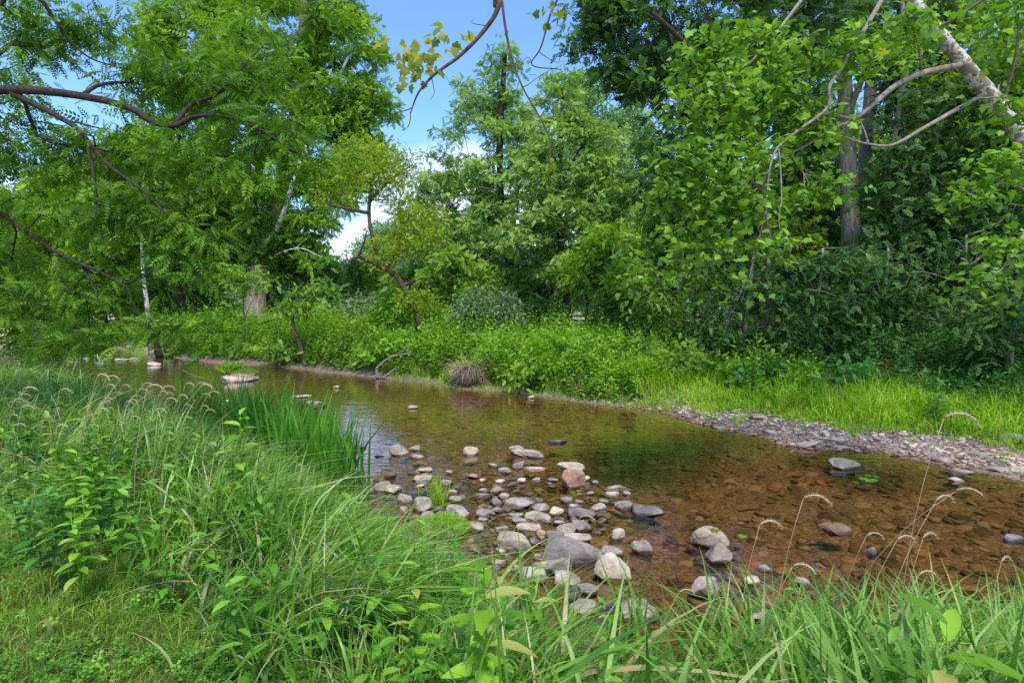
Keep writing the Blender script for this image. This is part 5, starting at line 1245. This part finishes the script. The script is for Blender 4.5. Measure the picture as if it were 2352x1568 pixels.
# ================================================================== FOREGROUND PLANTS
def iris_mesh(seed):
    r_ = np.random.RandomState(seed); n = 9; mb = MB()
    for i in range(n):
        a = r_.rand() * 6.28; off = np.array([math.cos(a), math.sin(a)]) * r_.rand() * .10; hh = .62 + .36 * r_.rand(); ln = r_.randn(2) * .2
        seg = 5; t = np.linspace(0, 1, seg + 1); w = .013 * np.minimum(1, (1 - t) * 2.4) + .0006; fa = r_.rand() * 3.14; sd = np.array([math.cos(fa), math.sin(fa), 0])
        C = np.stack([off[0] + ln[0] * hh * t ** 1.6, off[1] + ln[1] * hh * t ** 1.6, hh * t], 1)
        V = np.stack([C - w[:, None] * sd, C + w[:, None] * sd], 1).reshape(-1, 3); k = np.arange(seg) * 2
        mb.add(V, np.stack([k, k + 1, k + 3, k + 2], 1), .1 + .85 * r_.rand())
    return mb
iris_src = []
for i in range(6):
    o = iris_mesh(i).make('iris_plant', M['iris']); iris_src.append(o.data); bpy.data.objects.remove(o)
iris_px = []
for (px, py) in [(450, 985), (470, 1000), (500, 990), (520, 1010), (545, 1000), (560, 1020), (580, 1005), (600, 1030), (615, 1010), (640, 1035), (655, 1050), (670, 1030), (690, 1060), (705, 1045), (720, 1075), (735, 1060), (750, 1090), (765, 1100),
                 (775, 1120), (790, 1125), (800, 1145), (760, 1075), (620, 1055), (575, 1045), (530, 1035), (680, 1085), (640, 1075), (720, 1105), (480, 1025), (600, 1065), (745, 1120), (700, 1110), (560, 1065), (660, 1105),
                 (590, 1085), (410, 1000), (1190, 1440), (1235, 1452), (1300, 1458), (1460, 1500)]:
    g = G(px, py, .12); z = hz(g[0], g[1]); s = rs.uniform(1.05, 1.4) * (1.0 if px < 900 else .62)
    for q in range(2 if px < 900 else 1):
        o = link(bpy.data.objects.new('iris_plant', iris_src[rs.randint(6)]))
        o.location = (g[0] + rs.randn() * .1 * (px < 900), g[1] + rs.randn() * .1 * (px < 900), z - .03); o.rotation_euler = (0, 0, rs.rand() * 6.28); o.scale = (s, s, s)
        if px < 900: tag(o, 'upright sword leaved iris in the dense bed beside the sky reflection', 'iris', 'iris plants of the waterside bed')
        else: tag(o, 'single sword leaved iris among the grass at the bottom centre', 'iris', 'iris plants scattered in the bottom grass')

# foxtail / rye stalks with drooping bristly heads
def stalk(seed, hh, head, bend, tone='dry'):
    """stem and seed head meshes"""
    r_ = np.random.RandomState(seed); t = np.linspace(0, 1, 9)
    C = np.stack([bend * hh * .35 * t ** 2.2, np.zeros(9), hh * t - .04 * hh * t ** 3], 1)
    mb = MB(); tube(mb, C, np.linspace(.0021, .0011, 9), 4); st = mb
    q0 = C[-1]; dirx = np.sign(bend) if bend else 1; m = 10; u = np.linspace(0, 1, m); ang = .95 - 1.9 * u
    pts = [q0.copy()]
    for a in ang[1:]: pts.append(pts[-1] + head / m * np.array([dirx * math.cos(a), 0, math.sin(a)]))
    hp = np.array(pts); mb2 = MB(); tube(mb2, hp, np.concatenate([[.002], np.full(m - 2, .0042), [.0015]]), 5)
    nb = 150; ii = r_.randint(1, m, nb); base = hp[ii] + r_.randn(nb, 3) * .002; tang = norm(hp[ii] - hp[ii - 1])
    d = norm(tang + r_.randn(nb, 3) * .65); V, Fo, tt = place((np.array([[0, .035, 0], [0, -.035, 0], [1, 0, 0]]), [np.array([[0, 1, 2]])]), base, d, norm(r_.randn(nb, 3)), .012 + .010 * r_.rand(nb)); mb2.add(V, Fo, tt)
    return st, mb2
STK = []
for i in range(5):
    a, b = stalk(300 + i, 1.0, .12, [.5, .9, .3, 1.2, .7][i]); so = a.make('stem', M['dry']); ho = b.make('seed_head', M['dry']); STK.append((so.data, ho.data)); bpy.data.objects.remove(so); bpy.data.objects.remove(ho)
def put_stalk(tx, ty, Yp, kind, label, group=None, name='foxtail_stalk', rz=None):
    """stalk whose top stands at photo position tx, ty at depth Yp"""
    tp = P(tx, ty, Yp); k = STK[kind]; z0 = None; x = tp[0] - .2; y = Yp
    z0 = max(hz(x, y), -.05); hh = max(.25, tp[2] - z0); rz = rs.uniform(-.5, .5) if rz is None else rz; s = hh / .96
    dx = [.5, .9, .3, 1.2, .7][kind] * .35 * s; root = empty(name, (tp[0] - dx * math.cos(rz), y - dx * math.sin(rz), z0)); root.rotation_euler = (0, 0, rz); root.scale = (s, s, s)
    for nm, me in zip(('stem', 'seed_head'), k): link(bpy.data.objects.new(nm, me), root)
    tag(root, label, 'grass stalk', group)
for (tx, ty, Yp, k, lab) in [
    (1845, 1145, 2.6, 2, 'foxtail stalk whose pale head hangs left before mid water'), (2150, 1150, 2.8, 1, 'tallest arching foxtail near the right edge'), (2195, 1128, 3.0, 3, 'thin foxtail just behind the tallest arching one'),
    (2060, 1240, 2.5, 4, 'foxtail with frayed head left of the tallest one'), (2120, 1235, 2.7, 0, 'foxtail curling right beside the frayed one'), (1745, 1205, 2.6, 2, 'short foxtail with upright fuzzy head left of the long grass blade'),
    (1990, 1230, 3.1, 0, 'dry stalk pointing at the speckled stone'), (1560, 1360, 2.5, 4, 'bent dry stalk crossing the pear shaped boulder'), (1330, 1190, 3.3, 3, 'long bare stalk leaning left across the biggest boulder'),
    (2300, 1290, 2.4, 0, 'foxtail at the far right of the bottom grass'), (1820, 1300, 2.3, 0, 'low foxtail drooping over the drowned stones'), (2110, 1320, 2.2, 4, 'nearest foxtail at the lower right'),
    (2168, 960, 3.2, 2, 'highest foxtail whose head stands before the green bank')]:
    put_stalk(tx, ty, Yp, k, lab)
for i in range(50):
    u = rs.rand(); tx = [rs.uniform(20, 140), rs.uniform(215, 300), rs.uniform(330, 470), rs.uniform(100, 480)][i % 4]; ty = rs.uniform(865, 985); Yp = rs.uniform(3.6, 5.2)
    put_stalk(tx, ty, Yp, rs.randint(5), 'dry tan grass stalk with nodding head standing in the left bank grass', 'dry stalks rising from the left bank grass')

# broad-leaved plants close to the camera
def herb(label, px, py_top, Y, hh, leaf, m='clover', n=9, name='leafy_plant', T=None, ang=.55):
    tp = P(px, py_top, Y); z0 = hz(tp[0], Y); hh = max(hh, tp[2] - z0); root = empty(name, (tp[0], Y, z0)); tag(root, label, 'plant')
    mb = MB(); lx, ly = rs.randn(2) * .06; t = np.linspace(0, 1, 7); C = np.stack([lx * t ** 2, ly * t ** 2, hh * t], 1); tube(mb, C, np.linspace(.005, .002, 7), 5); mb.make('stem', M['weed'], root)
    tt = np.linspace(.35, 1, n); a = np.arange(n) * (1.57 if n % 2 else 2.4) + rs.rand() * 3; base = np.stack([lx * tt ** 2, ly * tt ** 2, hh * tt], 1)
    d = np.stack([np.cos(a), np.sin(a), ang * tt ** 2 + .1 * rs.randn(n)], 1); s = leaf * (1.15 - .45 * tt ** 3) * (.85 + .3 * rs.rand(n))
    V, Fo, q = place(T or T_lance(.19, 5, .3), base, d, np.array([[0, 0, 1.]]) + rs.randn(n, 3) * .15, s); build('leaves', V, Fo, M[m], root, q)
for (lab, px, py, Y, hh, lf, m, n) in [
    ('broad leaved plant with pointed top leaves at lower centre', 882, 1290, 2.7, .45, .13, 'clover', 12),
    ('pale leaved plant standing above the lower centre grass', 950, 1215, 3.0, .4, .10, 'weed', 12),
    ('tall milkweed like plant rising above the iris bed', 545, 955, 4.4, .6, .17, 'weed', 14),
    ('bright bushy plant at the left side of the bank', 175, 1040, 3.4, .5, .11, 'weed', 22),
    ('dark leafy plant under the bright one at left', 150, 1130, 3.0, .4, .12, 'weed_dark', 22),
    ('leafy plant right of the bright bushy one', 240, 1105, 3.3, .4, .11, 'clover', 18),
    ('tall leafy plant among the dry stalks at left', 205, 940, 4.4, .7, .15, 'weed', 18),
    ('leafy plant between dry stalks and iris', 330, 960, 4.8, .6, .14, 'weed_dark', 16),
    ('large soft leaved plant at the bottom centre right', 1120, 1265, 2.15, .4, .17, 'weed', 11),
    ('wide leaved plant in the lower right corner', 2190, 1450, 1.75, .3, .20, 'weed', 9),
    ('small plant with one rounded yellow green leaf among the right grass', 1780, 1330, 2.5, .3, .075, 'grass_near2', 8),
    ('round leaved plant at the bottom of the grass centre', 830, 1440, 2.05, .25, .10, 'clover', 10),
    ('leafy plant beside the moss tussock', 1010, 1300, 3.1, .3, .11, 'clover', 12),
    ('dark leafy plant at the far left edge under the wiry shrub', 30, 900, 4.6, .7, .15, 'weed_dark', 20),
    ('leafy plant behind the far left stalks', 90, 870, 5.2, .7, .15, 'weed_dark', 20),
    ('bright vine like plant low in the bottom right grass', 1390, 1420, 2.3, .25, .09, 'grass_near2', 12)]:
    herb(lab, px, py, Y, hh, lf, m, n)

for i, (px, py, Y) in enumerate([(60, 980, 3.9), (110, 1010, 3.5), (135, 950, 4.2), (215, 1000, 3.7), (265, 1040, 3.6), (120, 1080, 3.1), (200, 1060, 3.2), (90, 1150, 2.8), (185, 1150, 2.85), (255, 1130, 3.0), (160, 1000, 3.6), (225, 950, 4.2), (300, 990, 4.3), (40, 1060, 3.2), (390, 960, 5.2), (430, 1010, 4.6), (60, 920, 4.8), (180, 1200, 2.7), (280, 940, 4.9)]):
    herb('dense leafy plant of the dark weedy patch among the dry stalks at the left', px, py, Y, .35, .095, ['clover', 'weed_dark', 'weed'][i % 3], 22)
for o in [o for o in COL.objects if o.get('label', '').startswith('dense leafy plant of the dark')]: o['group'] = 'leafy plants of the weedy patch at the left'
for i, (px, py, Y) in enumerate([(1060, 1330, 2.6), (1180, 1380, 2.4), (960, 1360, 2.5), (1010, 1420, 2.3), (1240, 1330, 2.7), (720, 1380, 2.5), (1130, 1450, 2.1)]):
    herb('soft leaved plant of the lush patch at the bottom centre', px, py, Y, .3, .12, ['weed', 'clover'][i % 2], 13)
for o in [o for o in COL.objects if o.get('label', '').startswith('soft leaved plant of the lush')]: o['group'] = 'soft leaved plants at the bottom centre'
# moss tussock and grass tuft on the shoal
def tussock():
    g = G(1020, 1215, .05); z = max(0, hz(g[0], g[1])); root = empty('moss_tussock', (g[0], g[1], z)); tag(root, 'yellow green mossy tussock between the stones of the shoal', 'tussock')
    V, Fa = rock_shape(4, 3, .12, .9, 88); build('mound', V * np.array([.20, .15, .12]) + np.array([0, 0, .03]), Fa, M['rock_moss'], root, None, True)
    n = 2600; a = rs.rand(n) * 6.28; r = rs.rand(n) ** .5; pos = np.stack([np.cos(a) * r * .21, np.sin(a) * r * .16, .13 * np.sqrt(1 - .9 * r * r)], 1)
    V, Fo, t = place(T_lance(.035, 2, .4), pos, norm(pos * [2.2, 2.2, 1.5] + rs.randn(n, 3) * .12 + [0, 0, .12]), norm(rs.randn(n, 3)), .04 + .06 * rs.rand(n)); build('tuft', V, Fo, M['grass_far'], root, t)
tussock()
def tuft():
    g = G(1008, 1160, .0); root = empty('grass_tuft', (g[0], g[1], 0.0)); tag(root, 'single light green grass clump growing from the stony shoal', 'grass clump')
    n = 95; mb = MB(); pos = np.stack([rs.randn(n) * .05, rs.randn(n) * .05, np.full(n, -.02)], 1)
    blades(pos, .22 + .28 * rs.rand(n), np.full(n, .0035), rs.randn(n, 2) * .4, 5, mb=mb); mb.make('blades', M['grass_far'], root)
tuft()

# fallen leaves
def fallen(name, label, px, py, z, size, m, T=TM, n=1, sp=0, group=None):
    for i in range(n):
        g = G(px + rs.randn() * sp, py + rs.randn() * sp * .4, z); V, Fo, t = place(T, np.zeros((1, 3)), np.array([[math.cos(i * 2.1), math.sin(i * 2.1), .05]]), np.array([[.1, -.1, 1.]]), size)
        o = build(name, V, Fo, M[m], None, t); o.location = g; tag(o, label, 'leaf', group)
fallen('fallen_leaf', 'pale maple leaf lying on the light topped boulder', 1632, 1216, .30, .10, 'leaf_gold')
fallen('fallen_leaf', 'green lobed leaf floating right of the light topped boulder', 1697, 1229, .01, .09, 'clover')
fallen('fallen_leaf', 'green leaf caught in the pebble patch below the rust boulder', 1318, 1132, .08, .07, 'leaf_gold', n=6, sp=9, group='leaves caught in the pebble patch')
fallen('floating_leaf', 'light green leaf drifting in the raft below the mossy boulder', 1985, 1100, .012, .10, 'clover', n=9, sp=16, group='leaves of the raft below the mossy boulder')
fallen('floating_leaf', 'small yellowish leaf floating on open water', 1466, 977, .006, .08, 'leaf_gold')
fallen('fallen_leaf', 'yellow leaf beside the small pale stone in the shoal', 1157, 1113, .03, .04, 'leaf_gold', T=TR)

# ================================================================== CAMERA, LIGHT, SKY
cam = bpy.data.cameras.new('camera'); co = link(bpy.data.objects.new('camera', cam)); cam.sensor_width = 36; cam.lens = 36 * F / W
co.location = (0, 0, CAMZ); co.rotation_euler = (math.pi / 2 - PITCH, 0, 0); cam.clip_end = 5000; cam.clip_start = .05; sc.camera = co

EL, AZ = math.radians(60), math.radians(168)      # azimuth measured clockwise from +Y
sd = np.array([math.sin(AZ) * math.cos(EL), math.cos(AZ) * math.cos(EL), math.sin(EL)])
sun = bpy.data.lights.new('sun', 'SUN'); so = link(bpy.data.objects.new('sun', sun)); sun.energy = 5.0; sun.angle = math.radians(13); sun.color = (1, .95, .86)
from mathutils import Vector
so.rotation_euler = Vector(sd).to_track_quat('Z', 'Y').to_euler(); so.location = (0, 0, 40)
w = bpy.data.worlds.new('World'); sc.world = w; w.use_nodes = True; nt = w.node_tree; nt.nodes.clear()
sky = nt.nodes.new('ShaderNodeTexSky'); sky.sky_type = 'NISHITA'; sky.sun_disc = False; sky.sun_elevation = EL; sky.sun_rotation = AZ; sky.air_density = 1.0; sky.dust_density = .6; sky.ozone_density = 2.0
tc = nt.nodes.new('ShaderNodeTexCoord')
sx = nt.nodes.new('ShaderNodeSeparateXYZ'); nt.links.new(tc.outputs['Generated'], sx.inputs[0])
mp = nt.nodes.new('ShaderNodeMapping'); mp.inputs['Scale'].default_value = (1, 1, 2.2); mp.inputs['Location'].default_value = (3.1, 1.2, .4); nt.links.new(tc.outputs['Generated'], mp.inputs['Vector'])
nz = N(nt, 'ShaderNodeTexNoise', Scale=2.2, Detail=6.0, Roughness=.55); nt.links.new(mp.outputs[0], nz.inputs['Vector'])
lowc = math_(nt, 'MULTIPLY', math_(nt, 'SUBTRACT', .27, sx.outputs[2]), 1.0)
cf = ramp(nt, math_(nt, 'ADD', nz.outputs['Fac'], lowc), [(.58, (0, 0, 0)), (.74, (1, 1, 1))])
blue = mixc(nt, 1.0, sky.outputs[0], (1.35, 1.75, 2.15), 'MULTIPLY')
c = mixc(nt, cf, blue, (10.5, 10.3, 10.2))
bg = N(nt, 'ShaderNodeBackground', Strength=.15); nt.links.new(c, bg.inputs['Color'])
wo = nt.nodes.new('ShaderNodeOutputWorld'); nt.links.new(bg.outputs[0], wo.inputs[0])

sc.view_settings.view_transform = 'Standard'; sc.view_settings.look = 'None'; sc.view_settings.exposure = 0; sc.view_settings.gamma = 1
cy = sc.cycles; cy.max_bounces = 8; cy.diffuse_bounces = 4; cy.glossy_bounces = 3; cy.transmission_bounces = 5; cy.transparent_max_bounces = 8
cy.use_denoising = False; sc.render.filter_size = 1.15; cy.caustics_reflective = False; cy.caustics_refractive = False; cy.sample_clamp_indirect = 4; cy.sample_clamp_direct = 8
